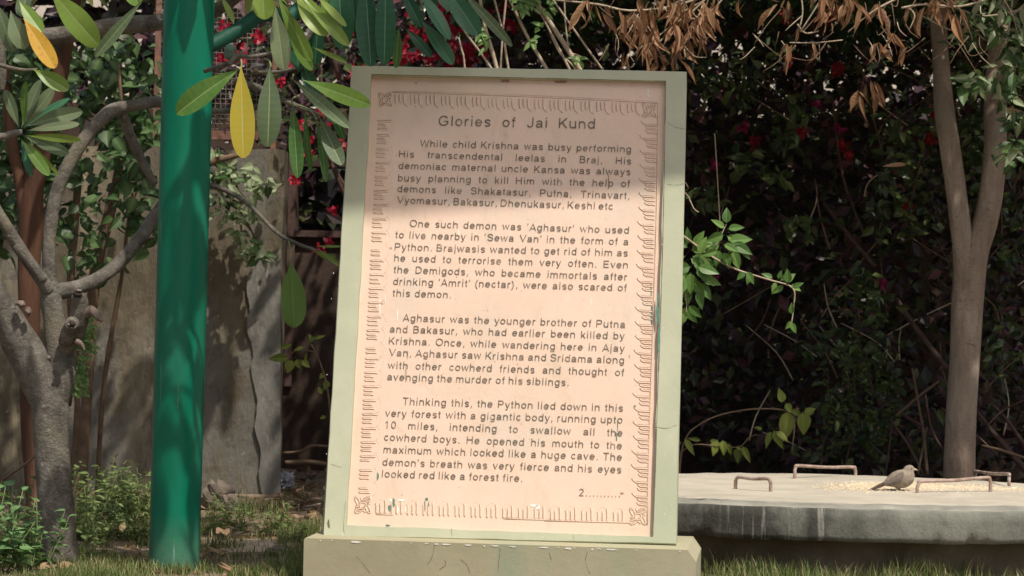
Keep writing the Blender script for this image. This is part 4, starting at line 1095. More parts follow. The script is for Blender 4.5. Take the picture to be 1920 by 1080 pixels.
# bare twigs inside
random.seed(47)
b_ = MB()
for lst in ([(1545, 380, 8, 13.9), (1590, 440, 8, 13.8), (1640, 500, 8, 13.8)], [(1680, 560, 9, 13.7), (1720, 620, 10, 13.6), (1775, 690, 10, 13.5)], [(1620, 690, 4, 13.4), (1650, 760, 5, 13.4), (1700, 830, 5, 13.4), (1730, 890, 5, 13.4)],
            [(1760, 715, 4, 13.3), (1720, 745, 5, 13.3), (1680, 780, 6, 13.3)], [(1640, 740, 7, 13.5), (1690, 775, 7, 13.5), (1730, 800, 7, 13.5)], [(1710, 690, 4, 13.5), (1722, 760, 6, 13.5), (1732, 820, 6, 13.5), (1738, 890, 7, 13.5)],
            [(1735, 740, 4, 13.4), (1745, 800, 5, 13.4), (1765, 840, 5, 13.4)], [(1660, 890, 4, 13.4), (1668, 830, 4, 13.4), (1672, 780, 3, 13.4)], [(1720, 890, 5, 13.3), (1728, 850, 4, 13.3), (1738, 800, 3, 13.3)],
            [(1830, 770, 7, 13.6), (1870, 820, 10, 13.5), (1930, 890, 12, 13.4)], [(1860, 760, 5, 13.6), (1890, 790, 7, 13.5), (1930, 850, 9, 13.4)], [(1840, 835, 5, 13.3), (1880, 845, 6, 13.3), (1940, 865, 6, 13.3)], [(1850, 800, 3, 13.4), (1880, 770, 3, 13.4), (1930, 745, 3, 13.4)],
            [(1580, 890, 4, 13.5), (1600, 800, 4, 13.5), (1602, 700, 3, 13.5)], [(1440, 640, 3, 14), (1460, 580, 3, 14), (1500, 540, 3, 14)], [(1400, 640, 3, 14), (1430, 600, 3, 14), (1445, 560, 3, 14)], [(1850, 490, 3, 13.6), (1890, 450, 3, 13.6), (1915, 490, 2, 13.6)],
            [(1900, 380, 4, 13.8), (1930, 350, 4, 13.8)], [(1700, 400, 4, 13.7), (1720, 330, 4, 13.7), (1735, 230, 4, 13.7)], [(1620, 440, 5, 13.9), (1580, 330, 5, 13.9), (1560, 180, 5, 13.9)]):
    b_ = MB(); tpx(b_, lst, 6, 4, 0, rough=.2); b_.build('twig', random.choice([M_stem_dark, M_stem_dark, M_stem]), hd)
for i in range(48):
    x = random.uniform(1290, 1920); y = random.uniform(120, 880); a = random.uniform(-1.2, 1.2); ln = random.uniform(50, 150); d = random.uniform(13.5, 14.3)
    b_ = MB(); tpx(b_, [(x, y, 3, d), (x + ln * .5 * math.sin(a) + random.uniform(-12, 12), y - ln * .5 * math.cos(a), 2.4, d), (x + ln * math.sin(a * 1.4), y - ln * math.cos(a), 1.6, d)], 5, 4, 0); b_.build('twig', random.choice([M_stem, M_stem, M_cane]), hd)
for (x, y, s_, m_) in ((1393, 240, 8, 1), (1415, 268, 7, 0), (1503, 252, 9, 0), (1572, 240, 5, 1), (1580, 275, 7, 0), (1592, 290, 5, 0), (1530, 200, 6, 1), (1752, 210, 6, 0), (1745, 260, 7, 0), (1570, 130, 9, 0), (1480, 110, 9, 0), (1690, 315, 8, 0), (1705, 385, 7, 0), (1340, 520, 3, 1), (1655, 530, 4, 1), (1545, 30, 12, 0), (1475, 30, 9, 0), (1340, 310, 5, 1)):
    b_ = MB()
    for k in range(16):
        p = P(x + random.gauss(0, s_ * .5), y + random.gauss(0, s_ * .5), 13.7 + random.uniform(-.1, .2))
        b_.leaf(p, (random.uniform(-1, 1), random.uniform(-1, .2), random.uniform(-1, 1)), (random.uniform(-.6, .6), -1, .2), random.uniform(.025, .04), .028, .3, .3, 'ovate', 3, random.random() * .8, m_)
    b_.build('flower_cluster', [M_dullred, M_magenta], hd)

# ------------------------------------------------------------------ forked tree on the right with the crown that shades the hedge
ft = P(1799, 900, 12.9)
fork = thing('forked_tree', 'smooth tan forked tree standing behind the round concrete slab', 'tree', (ft.x, ft.y, 0))
b_ = MB()
D = 12.9
tpx(b_, [(1800, 985, 66, D), (1799, 900, 61, D), (1800, 840, 59, D), (1803, 760, 57, D), (1809, 660, 56, D), (1814, 560, 60, D), (1824, 480, 56, D), (1846, 420, 47, D), (1860, 350, 44, D), (1866, 280, 43, D), (1866, 200, 42, D + .05), (1868, 120, 36, D + .1), (1878, 20, 32, D + .15), (1900, -120, 28, D + .2)], 20, 5, rough=.05, rs=5)
tpx(b_, [(1808, 620, 40, D), (1810, 540, 46, D - .01), (1806, 470, 40, D - .02), (1799, 410, 39, D - .02), (1790, 340, 39, D - .02), (1780, 270, 38, D - .02), (1770, 200, 38, D), (1764, 110, 31, D + .05), (1758, 30, 30, D + .1), (1745, -100, 26, D + .15)], 18, 5, rough=.05, rs=5)
b_.build('trunk', M_bark_tan, fork)
random.seed(53)
b_ = MB()
def cf():
    return Vector((random.uniform(-.3, 4.6), random.uniform(11.3, 16.6), random.uniform(2.75, 3.7)))
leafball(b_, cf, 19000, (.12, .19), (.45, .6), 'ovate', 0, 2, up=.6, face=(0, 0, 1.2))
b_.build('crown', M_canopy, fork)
b_ = MB()
tr_ = [(1895, 170, 28), (1910, 120, 30), (1820, 70, 18), (1900, 280, 18), (1830, 150, 14), (1895, 20, 34), (1870, 50, 30), (1910, 80, 26), (1840, 25, 26), (1900, 130, 24), (1860, 10, 40), (1815, 35, 16), (1905, 220, 16), (1890, 60, 30)]
def tf():
    x, y, s_ = random.choice(tr_)
    return P(x + random.gauss(0, s_ * .7), y + random.gauss(0, s_ * .6), 11.9 + random.uniform(-.25, .25))
leafball(b_, tf, 170, (.05, .12), (.35, .5), 'ovate', 0, 4, up=.2); leafball(b_, tf, 150, (.04, .11), (.3, .5), 'ovate', 2, 4, up=.2)
pleaf(b_, 1925, 205, 1876, 248, 22, 12.0, 0, .4); pleaf(b_, 1930, 215, 1880, 206, 14, 12.0, 1, .8)
b_.build('leaf_cluster', [M_creep, M_dead, M_pale], fork)
b_ = MB()
for lst in ([(1950, -20, 5, 11.9), (1880, 40, 4, 11.9), (1800, 60, 3, 11.9), (1730, 30, 2, 11.9)], [(1930, 60, 4, 11.9), (1860, 80, 3, 11.9), (1810, 40, 2, 11.9)], [(1940, 10, 4, 11.8), (1850, 30, 3, 11.8), (1780, 10, 2, 11.8)], [(1900, -20, 4, 11.8), (1890, 60, 3, 11.8), (1870, 110, 2, 11.8)], [(1840, -20, 3, 11.9), (1825, 40, 2, 11.9), (1790, 70, 2, 11.9)]):
    tpx(b_, lst, 6, 4)
b_.build('twig', M_cane, fork)

# ------------------------------------------------------------------ dried climber hanging across the top, bare canes
random.seed(59)
dc = P(1400, -60, 12.3)
dry = thing('dried_climber', 'dead tan leaves hanging in bunches from a dried climber above the hedge', 'climber', (dc.x, 12.3, 0))
b_ = MB()
DD = 11.45
stems = [[(1040, 0, 3, DD), (1120, 8, 4, DD), (1180, 20, 4, DD), (1260, 12, 4, DD), (1330, -10, 5, DD)], [(1240, 35, 3, DD), (1280, 22, 3, DD), (1330, -5, 3, DD)], [(1210, 90, 3, DD), (1250, 55, 3, DD), (1300, 20, 4, DD), (1340, -20, 4, DD)],
         [(1500, 60, 3, DD), (1520, 30, 3, DD), (1545, -10, 4, DD)], [(1590, 60, 3, DD), (1625, 30, 3, DD), (1660, 8, 4, DD), (1720, -20, 4, DD)], [(1500, 50, 3, DD), (1505, 20, 3, DD), (1500, -20, 3, DD)],
         [(1690, 15, 4, DD), (1735, 8, 4, DD), (1800, 12, 4, DD), (1860, -5, 4, DD)], [(1495, 45, 3, DD), (1510, 62, 3, DD), (1535, 58, 3, DD)], [(1480, 80, 2, DD), (1530, 80, 2, DD), (1580, 75, 2, DD)], [(1190, 100, 3, DD), (1210, 80, 3, DD), (1215, 60, 3, DD)], [(1340, -30, 8, DD), (1280, 0, 6, DD), (1240, 20, 5, DD)],
         [(1380, -40, 4, DD), (1345, 10, 3, DD), (1310, 35, 3, DD), (1285, 30, 2, DD)], [(1000, -60, 10, DD), (1200, -50, 10, DD), (1500, -60, 10, DD), (1800, -50, 10, DD), (1950, -60, 10, DD)], [(1705, 15, 3, DD), (1715, 30, 3, DD), (1705, 55, 2, DD)],
         [(1350, 420, 2, 12.6), (1345, 330, 2, 12.6), (1340, 250, 2, 12.6)]]
for i in range(75):
    x = random.choice([random.uniform(1100, 1345), random.uniform(1460, 1860), random.uniform(1040, 1900)]); y = random.uniform(-30, 95)
    a = random.uniform(-1, 1); ln = random.uniform(25, 75)
    stems.append([(x, y, 2, DD), (x + ln * .5 * a + random.uniform(-8, 8), y + ln * .45, 1.6, DD - .05), (x + ln * a, y + ln * random.uniform(.2, 1.0), 1.2, DD - .05)])
for n_, st in enumerate(stems): tpx(b_, st, 6, 4, 1 if n_ > 14 and n_ % 4 else 0, rough=.1)
b_.build('stem', [M_cane, M_stem], dry)
b_ = MB()
dl = [(1115, 20, 18, 8), (1140, 15, 12, 5), (1190, 25, 20, 14), (1205, 55, 18, 12), (1230, 20, 18, 12), (1245, 60, 18, 12), (1270, 5, 20, 16), (1295, 10, 20, 18), (1320, 20, 16, 16), (1310, 45, 16, 14), (1275, 40, 16, 12), (1265, 80, 14, 10), (1290, 70, 12, 8), (1220, 90, 12, 8), (1175, 100, 10, 5), (1240, 105, 12, 8), (1270, 110, 10, 6), (1338, 5, 10, 8),
      (1392, 0, 6, 2), (1460, 10, 8, 4), (1475, 5, 8, 5), (1500, 55, 5, 3), (1530, 85, 5, 3), (1545, 5, 14, 10), (1560, 5, 12, 10), (1580, 5, 14, 12), (1600, 5, 12, 9), (1475, 80, 6, 3), (1485, 85, 5, 2), (1640, 100, 8, 4), (1650, 80, 8, 4), (1630, 150, 8, 4), (1640, 170, 6, 3), (1607, 170, 5, 2), (1615, 180, 4, 2), (1680, 60, 10, 6), (1740, 0, 14, 10), (1770, 5, 14, 10), (1720, 10, 10, 6), (1700, 90, 8, 4), (1265, 140, 8, 4), (1160, 50, 6, 3), (1665, 5, 12, 5), (1790, 25, 10, 5)]
for (x, y, s_, n) in dl:
    for k in range(max(2, int(n * .95))):
        p = P(x + random.gauss(0, s_ * .9), y + random.gauss(0, s_ * .6), DD + random.uniform(-.15, .15))
        L = random.uniform(.04, .15)
        b_.leaf(p, (random.uniform(-.75, .75), random.uniform(-.5, .5), -1), (random.uniform(-1, 1), -.8, random.uniform(-.2, .6)), L, L * random.uniform(.15, .28), random.uniform(-.6, .9), random.uniform(.5, 1.6), 'lance', 7, random.random(), 0, 1, random.uniform(-2.4, 2.4), .10)
for (x0, y0, x1, y1) in ((1700, 308, 1655, 312),): pleaf(b_, x0, y0, x1, y1, 9, 12.5, 0, .9, shape='lance', n=6)
b_.build('dead_leaves', M_dead, dry)

random.seed(61)
kb = P(1000, 120, 11.6)
canes = thing('bare_cane_shrub', 'pale leafless canes slanting up from behind the top of the tablet', 'shrub', (kb.x, 11.6, 0))
for lst in ([(895, -40, 6), (908, 45, 7), (930, 122, 8), (960, 260, 10)], [(916, -40, 4), (941, 53, 4), (952, 122, 5), (975, 260, 6)], [(953, -40, 4), (943, 58, 4), (939, 122, 4), (930, 260, 5)], [(938, -40, 5), (987, 65, 6), (1023, 126, 7), (1100, 260, 8)], [(975, -40, 8), (1040, 55, 9), (1085, 127, 10), (1160, 260, 12)],
            [(1005, 10, 3), (1023, 43, 4), (1064, 122, 5), (1120, 240, 6)], [(1010, -40, 4), (1042, 7, 4), (1128, 128, 4), (1210, 240, 5)], [(1057, -40, 3), (1060, 40, 3), (1066, 90, 3)], [(860, 70, 3), (866, 95, 4), (871, 122, 4), (880, 260, 5)], [(860, 40, 3), (877, 67, 4), (917, 122, 5), (990, 240, 6)], [(1030, 60, 2), (1050, 100, 3), (1078, 128, 4), (1120, 200, 5)], [(1070, 100, 3), (1082, 103, 3), (1092, 108, 2)]):
    b_ = MB(); tpx(b_, [(x, y, wd, 11.6) for x, y, wd in lst], 7, 5, rough=.12, rs=30); b_.build('cane', M_cane, canes)
b_ = MB()
for (x, y, s_, n) in ((985, 10, 16, 14), (1005, 5, 12, 8), (1030, 10, 14, 8), (1012, 50, 5, 3), (997, 75, 6, 5), (900, 60, 10, 8), (905, 75, 8, 5), (1085, 112, 6, 6), (970, 5, 10, 6)):
    for k in range(n):
        b_.leaf(P(x + random.gauss(0, s_ * .6), y + random.gauss(0, s_ * .6), 11.55), (random.uniform(-1, 1), -.3, random.uniform(-1, .4)), (random.uniform(-.5, .5), -1, .5), random.uniform(.03, .06), .026, .3, .2, 'ovate', 4, random.random())
b_.build('leaves', M_bright, canes)

# ------------------------------------------------------------------ leafy sprigs either side of the tablet
random.seed(67)
def sprigleaf(mb, x, y, ang, L, wd, d, mat=0, var=None):
    a = R(ang)
    dv = RR * math.cos(a) + UU * math.sin(a) + Vector((0, random.uniform(-.3, .1), 0))
    mb.leaf(P(x, y, d), dv, (random.uniform(-.4, .4), -1, random.uniform(0, .7)), L * S(d), wd * S(d), random.uniform(.1, .35), random.uniform(.15, .45), 'ovate', 7, var if var is not None else random.random(), mat, 2, stalk=.004)
sd = 9.9
sg = thing('leafy_shrub', 'sunlit bright green sprig reaching out right from behind the tablet', 'shrub', (P(1230, 900, sd).x, sd, 0))
b_ = MB()
tpx(b_, [(1180, 1090, 7, sd), (1190, 800, 6, sd), (1210, 560, 5, sd), (1245, 420, 5, sd), (1282, 443, 4, sd), (1330, 478, 4, sd), (1380, 505, 4, sd), (1440, 524, 3.5, sd), (1486, 540, 3, sd), (1488, 575, 2.5, sd), (1484, 606, 2.5, sd)], 8, 5, rough=.1)
tpx(b_, [(1330, 478, 3, sd), (1345, 455, 2.5, sd), (1362, 420, 2, sd)], 6, 3); tpx(b_, [(1260, 430, 3, sd), (1275, 480, 3, sd), (1285, 550, 2, sd), (1288, 590, 2, sd)], 6, 3)
tpx(b_, [(1190, 330, 3, sd), (1250, 350, 3, sd), (1285, 362, 3, sd), (1300, 390, 2.5, sd), (1310, 398, 2, sd)], 6, 3); tpx(b_, [(1240, 345, 2.5, sd), (1280, 340, 2, sd), (1290, 352, 2, sd)], 6, 3)
b_.build('stem', M_cane, sg)
b_ = MB()
for (x, y, a) in ((1362, 420, 80), (1360, 428, 150), (1364, 430, 20), (1358, 440, 200), (1362, 442, 340), (1352, 455, 170), (1350, 458, 210), (1356, 458, 330), (1360, 462, 350), (1366, 452, 10), (1350, 468, 240), (1356, 472, 280), (1345, 470, 190), (1368, 462, 310), (1372, 456, 340), (1384, 462, 320),
                  (1290, 465, 150), (1295, 470, 20), (1298, 480, 340), (1285, 480, 200), (1300, 490, 330), (1290, 495, 250), (1305, 505, 310), (1295, 510, 280), (1285, 515, 240), (1308, 500, 350), (1315, 508, 320), (1280, 500, 210), (1300, 525, 290), (1310, 530, 300), (1290, 540, 260), (1288, 460, 100), (1300, 462, 60),
                  (1286, 575, 240), (1288, 580, 290), (1284, 568, 200), (1290, 572, 330), (1400, 508, 300), (1405, 510, 260), (1398, 510, 230), (1450, 522, 150), (1458, 524, 60), (1462, 526, 20), (1472, 530, 40), (1480, 535, 350), (1470, 535, 200), (1455, 528, 240), (1484, 540, 20), (1478, 532, 80), (1280, 470, 120), (1300, 475, 40), (1284, 490, 220), (1312, 492, 10), (1302, 515, 270), (1288, 525, 230), (1316, 520, 330), (1282, 535, 250), (1306, 545, 285), (1296, 500, 200), (1294, 484, 320), (1312, 478, 70), (1346, 462, 230), (1374, 470, 290), (1484, 590, 100), (1486, 600, 240), (1482, 604, 290)):
    L = random.uniform(30, 44) if x < 1395 else random.uniform(17, 28)
    sprigleaf(b_, x, y, a + random.uniform(-15, 15), L, L * random.uniform(.45, .6), sd + random.uniform(-.05, .05), 0)
b_.build('leaves', M_bright, sg)
sd2 = 12.55
s2 = thing('leafy_sprout', 'olive leaved shoot arching low over the rear edge of the round slab', 'plant', (P(1275, 900, sd2).x, sd2, 0))
b_ = MB()
tpx(b_, [(1270, 960, 5, sd2), (1276, 860, 4, sd2), (1288, 818, 3, sd2), (1310, 797, 3, sd2), (1350, 778, 3, sd2), (1410, 767, 3, sd2), (1465, 768, 2.5, sd2), (1480, 775, 2, sd2)], 7, 5)
tpx(b_, [(1275, 850, 3, sd2), (1300, 834, 2.5, sd2), (1345, 836, 2, sd2), (1385, 838, 2, sd2), (1405, 820, 2, sd2), (1420, 815, 2, sd2)], 7, 5)
tpx(b_, [(1490, 795, 2.5, sd2), (1488, 820, 2.5, sd2), (1484, 845, 2, sd2)], 6, 3)
b_.build('stem', M_stem, s2)
b_ = MB()
for (x, y, a, L, wd) in ((1466, 756, 100, 28, 20), (1473, 755, 300, 22, 15), (1478, 770, 262, 58, 33), (1505, 772, 275, 44, 30), (1508, 778, 30, 24, 18), (1484, 768, 330, 22, 14), (1446, 808, 250, 34, 14), (1450, 806, 295, 40, 16), (1430, 806, 160, 16, 9), (1455, 808, 320, 30, 14), (1345, 824, 255, 32, 17), (1355, 824, 275, 30, 15), (1365, 830, 285, 24, 11), (1385, 838, 265, 30, 18), (1392, 836, 295, 34, 13), (1380, 836, 330, 14, 8),
                         (1284, 822, 300, 36, 13), (1278, 828, 200, 20, 10), (1315, 826, 170, 26, 9), (1330, 828, 10, 16, 8), (1345, 830, 200, 16, 8)):
    sprigleaf(b_, x, y, a, L, wd, sd2 + random.uniform(-.04, .04), 0)
b_.build('leaves', M_olive, s2)
sd3 = 10.6
s3 = thing('wilted_sprout', 'thin sprout with few yellow green leaves in the gap left of the tablet', 'plant', (P(618, 900, sd3).x, sd3, 0))
b_ = MB()
tpx(b_, [(640, 960, 5, sd3), (622, 800, 4, sd3), (612, 720, 4, sd3), (596, 670, 3, sd3), (583, 645, 3, sd3)], 7, 4); tpx(b_, [(590, 660, 2.5, sd3), (560, 655, 2, sd3), (545, 665, 2, sd3)], 6, 3)
b_.build('stem', M_stem, s3)
b_ = MB()
for (x, y, a, L, wd) in ((548, 646, 195, 26, 11), (575, 642, 30, 22, 10), (590, 636, 20, 20, 8), (543, 672, 180, 40, 20), (548, 674, 250, 26, 20), (556, 672, 290, 20, 16), (565, 675, 320, 20, 14), (570, 650, 200, 20, 8), (575, 660, 260, 26, 6), (610, 700, 220, 14, 12), (615, 712, 250, 20, 14), (612, 780, 200, 12, 8), (605, 740, 120, 16, 10), (585, 640, 110, 14, 8)):
    sprigleaf(b_, x, y, a, L, wd, sd3, 0)
b_.build('leaves', M_olive, s3)

# ------------------------------------------------------------------ round concrete slab with rebar handles
SLX, SLY, SLR, SLZ = 1.447, 11.2, 1.10, .297
SLT = .145
slab = thing('round_slab', 'thick round concrete slab lid on a low base to the right of the tablet', 'slab', (SLX, SLY, 0))
def rim(a, k=0.0):
    c, q = abs(math.cos(a)), abs(math.sin(a))
    if math.sin(a) < 0: r = ((c / 1.32) ** 2.5 + (q / SLR) ** 2.5) ** (-1 / 2.5)      # nearly straight front
    else: r = ((c / 1.32) ** 2.0 + (q / SLR) ** 2.0) ** -.5
    return r * (1 + .004 * mnoise.noise(Vector((math.cos(a) * 3, math.sin(a) * 3, 2))) + .003 * mnoise.noise(Vector((math.cos(a) * 14, math.sin(a) * 14, 5))))
sm = MB()
NA = 480
angs = [2 * math.pi * i / NA for i in range(NA)]
rings = []
for rr in (0.0, .3, .55, .72, .83): rings.append(([Vector((SLX + rim(a) * rr * math.cos(a), SLY + rim(a) * rr * math.sin(a), SLZ + .010 * mnoise.noise(Vector((rr * math.cos(a) * 2, rr * math.sin(a) * 2, 0))) + .012 * (1 - rr))) for a in angs], 0))
def rr_at(inset, z, mat, amp):
    out = []
    for a in angs:
        ch = max(0, mnoise.noise(Vector((math.cos(a) * 22, math.sin(a) * 22, 11 + z))) - .3) * amp
        r = rim(a) - inset - ch
        out.append(Vector((SLX + r * math.cos(a), SLY + r * math.sin(a), z + .004 * mnoise.noise(Vector((math.cos(a) * 9, math.sin(a) * 9, z * 7))))))
    rings.append((out, mat))
rr_at(.12, SLZ + .001, 0, .02); rr_at(.05, SLZ - .006, 2, .02); rr_at(.010, SLZ - .013, 2, .02); rr_at(.002, SLZ - .020, 1, .012); rr_at(0, SLZ - .055, 1, .008); rr_at(.001, SLZ - .09, 1, .008); rr_at(.002, SLZ - .12, 1, .02); rr_at(.005, SLZ - SLT + .006, 1, .09); rr_at(.03, SLZ - SLT, 1, .02); rr_at(.3, SLZ - SLT, 1, 0)
vs = [p for r_, m_ in rings for p in r_]
base_i = len(sm.v)
sm.v.extend([tuple(p) for p in vs]); sm.var.extend([.5] * len(vs)); sm.rib.extend([0.0] * len(vs))
for k in range(len(rings) - 1):
    for i in range(NA):
        j = (i + 1) % NA
        sm.f.append([k*NA+i, (k+1)*NA+i, (k+1)*NA+j, k*NA+j]); sm.m.append(rings[k + 1][1]); sm.sm.append(True)
sm.build('lid', [M_slab_top, M_slab_side, M_slab_edge], slab)
b_ = MB()
bn = 96
vs = []
for z in (-.1, .08, SLZ - SLT + .002):
    for i in range(bn):
        a = 2 * math.pi * i / bn
        r = rim(a) - .13 + .012 * mnoise.noise(Vector((math.cos(a) * 6, math.sin(a) * 6, z * 9)))
        vs.append((SLX + r * math.cos(a), SLY + r * math.sin(a), z))
b_.add(vs, [(k*bn+i, k*bn+(i+1) % bn, (k+1)*bn+(i+1) % bn, (k+1)*bn+i) for k in range(2) for i in range(bn)], smooth=True)
b_.build('base', M_base, slab)
for f0, t0, t1, f1 in (((1379, 916), 894, 898, (1445, 922)), ((1490, 898), 873, 876, (1604, 893)), ((1720, 926), 903, 895, (1857, 924)), ((1828, 893), 884, 889, (1892, 910))):
    a = PZ(f0[0], f0[1], SLZ + .004); b = PZ(f1[0], f1[1], SLZ + .004)
    ha = (f0[1] - t0) * S(a.y); hb = (f1[1] - t1) * S(b.y)
    A = a + Vector((0, 0, ha)); B = b + Vector((0, 0, hb))
    u = (B - A).normalized()
    sag = Vector((0, 0, -.004))
    pts = [a - Vector((0, 0, .03)), a + Vector((0, 0, ha * .5)), A - Vector((0, 0, .022)), A + u * .007 - Vector((0, 0, .007)), A + u * .024, A.lerp(B, .5) + sag, B - u * .024, B - u * .007 - Vector((0, 0, .007)), B - Vector((0, 0, .022)), b + Vector((0, 0, hb * .5)), b - Vector((0, 0, .03))]
    h_ = MB(); h_.tube(pts, [.0078] * len(pts), 10, 4, rough=.12, rs=60); h_.build('handle', M_rebar, slab)
# scattered grain
random.seed(73)
gm = MB()
for i in range(5200):
    if random.random() < .6:
        px = random.gauss(1790, 95); py = random.gauss(915, 4.2)
    else:
        px = random.gauss(1660, 60); py = random.gauss(914.5, 3.6)
    if px > 2000 or px < 1520: continue
    q = PZ(px, py, SLZ + .006)
    if (q.x - SLX) ** 2 + (q.y - SLY) ** 2 > .85: continue
    rr = ((q.x - SLX) ** 2 + (q.y - SLY) ** 2) ** .5 / SLR
    s_ = random.uniform(.0028, .0046); a = random.random() * 6.28
    q.z = SLZ + .012 * (1 - rr) + .008 * mnoise.noise(Vector(((q.x - SLX) / SLR * 2, (q.y - SLY) / SLR * 2, 0))) + s_ * .5
    ex = Vector((math.cos(a), math.sin(a), random.uniform(-.2, .2))) * s_ * 1.5; ey = Vector((-math.sin(a), math.cos(a), 0)) * s_ * .8; ez = Vector((0, 0, s_ * .8))
    gm.add([q + ex, q - ex, q + ey, q - ey, q + ez, q - ez], [(0, 2, 4), (2, 1, 4), (1, 3, 4), (3, 0, 4)], 0, random.random())
M_grain = leafmat('millet_grain', [(0, (.52, .42, .27)), (.5, (.66, .56, .39)), (1, (.78, .70, .53))], .7, .05, spec=.2)
tag(gm.build('grain', M_grain, loc=(SLX, SLY, SLZ)), 'pale yellow grain scattered for birds on top of the round slab', 'grain', kind='stuff')

# ------------------------------------------------------------------ bird
feet = PZ(1688, 921, SLZ + .008)
ZB = S(feet.y) / 12        # metres per detail pixel
bird = thing('bird', 'small grey brown babbler standing on the round slab among the grain', 'bird', tuple(feet))
def BP(zx, zy, dy=0.0): return feet + Vector(((zx - 1055) * ZB, dy, (842 - zy) * ZB))
bm_ = MB()
spine = [(690, 690, 40), (745, 665, 72), (810, 635, 108), (880, 605, 145), (950, 582, 178), (1030, 570, 205), (1110, 560, 212), (1170, 540, 195), (1215, 490, 160), (1215, 420, 125), (1225, 365, 112), (1262, 345, 100), (1300, 345, 76)]
for i in range(len(spine) - 1):
    for k in range(3):
        t = k / 3
        a, b = spine[i], spine[i + 1]
        x, y, r = [a[j] + (b[j] - a[j]) * t for j in range(3)]
        ellipsoid(bm_, BP(x, y), r * ZB, r * ZB * .86, r * ZB, 0, 16, 10)
ellipsoid(bm_, BP(1330, 350), 40 * ZB, 34 * ZB, 34 * ZB, 0, 12, 8)
ellipsoid(bm_, BP(1010, 740, 0), 80 * ZB, 90 * ZB, 60 * ZB, 0, 12, 8)
M_bird = surf('bird_plumage', [(.3, (.20, .165, .125)), (.55, (.29, .24, .19)), (.75, (.40, .335, .27))], 60, .9, .5, 220, (1, 1, 1), layers=[((.46, .38, .30), 14, (1, 1, 1), .5, .75, .6)], bdist=.003)
M_wing = surf('bird_wing', [(.3, (.105, .088, .072)), (.55, (.17, .143, .118)), (.75, (.25, .212, .175))], 70, .9, .5, 160, (1, 1, 4), bdist=.003)
M_tail = surf('bird_tail', [(.3, (.055, .038, .03)), (.7, (.12, .085, .065))], 70, .9, .4, 160)
body = bm_.build('body', M_bird, bird)
bake(body, [('REMESH', {'mode': 'VOXEL', 'voxel_size': .0026}), ('SMOOTH', {'factor': .6, 'iterations': 6})])
for p in body.data.polygons: p.use_smooth = True
for s_ in (-1, 1):
    wm = MB()
    ol = [(1130, 470), (1080, 400), (1000, 420), (900, 500), (800, 600), (700, 690), (660, 720), (760, 715), (880, 695), (980, 660), (1080, 600), (1130, 540)]
    cx, cy = 950, 570
    ins = [BP(x, y, s_ * (.0 + ZB * (150 if 750 < x < 1100 else 60 if x < 750 else 150))) for x, y in ol]
    mid = [BP(cx + (x - cx) * .6, cy + (y - cy) * .6, s_ * ZB * 192) for x, y in ol]
    c_ = BP(cx, cy, s_ * ZB * 200)
    n = len(ol)
    wm.add(ins + mid + [c_], [(i, (i+1) % n, n + (i+1) % n, n + i) for i in range(n)] + [(n + i, n + (i+1) % n, 2*n) for i in range(n)], smooth=True)
    wm.build('wing', M_wing, bird)
tm = MB()
for k, (dx, dyy) in enumerate(((-.5, -.012), (-.2, -.006), (.1, 0), (-.2, .006), (-.5, .012))):
    tm.leaf(BP(730, 668, dyy * .6), BP(330 - dx * 60, 842, dyy) - BP(730, 668, dyy * .6), (0, -.35 + .1 * k, 1), (BP(320 - dx * 60, 845) - BP(730, 668)).length, .016, .02, .1, 'obov', 6, .5, 0, 2)
tm.tube([BP(760, 655), BP(600, 725), BP(420, 815), BP(330, 840)], [.010, .008, .006, .002], 8, 3)
tm.build('tail', M_tail, bird)
bk = MB()
bk.tube([BP(1325, 345), BP(1370, 345), BP(1410, 354), BP(1440, 368)], [34 * ZB, 25 * ZB, 14 * ZB, 3 * ZB], 10, 3)
bk.build('beak', surf('horn_beak', [(.3, (.5, .42, .27)), (.7, (.62, .54, .38))], 20, .4, .1), bird)
for s_ in (-1, 1):
    e = MB(); ellipsoid(e, BP(1285, 332, s_ * ZB * 74), 15 * ZB, 12 * ZB, 15 * ZB, 0, 10, 8)
    e.build('eye', surf('eye_black', [(.3, (.01, .01, .01)), (.7, (.03, .025, .02))], 20, .15, 0), bird)
    l = MB(); ft_ = BP(1050 + s_ * 25, 842, s_ * .011)
    hip = BP(1010 + s_ * 15, 745, s_ * .012); kn = BP(985 + s_ * 18, 795, s_ * .012)
    l.tube([hip, kn, ft_ + Vector((0, 0, .003))], [.0032, .002, .0018], 8, 2)
    for an in (-.5, 0, .5, math.pi): l.tube([ft_ + Vector((0, 0, .002)), ft_ + Vector((.008 * math.cos(an), .008 * math.sin(an), .0022)), ft_ + Vector((.014 * math.cos(an), .014 * math.sin(an), .0005))], [.0014, .0013, .0007], 6)
    l.build('leg', M_rebar, bird)

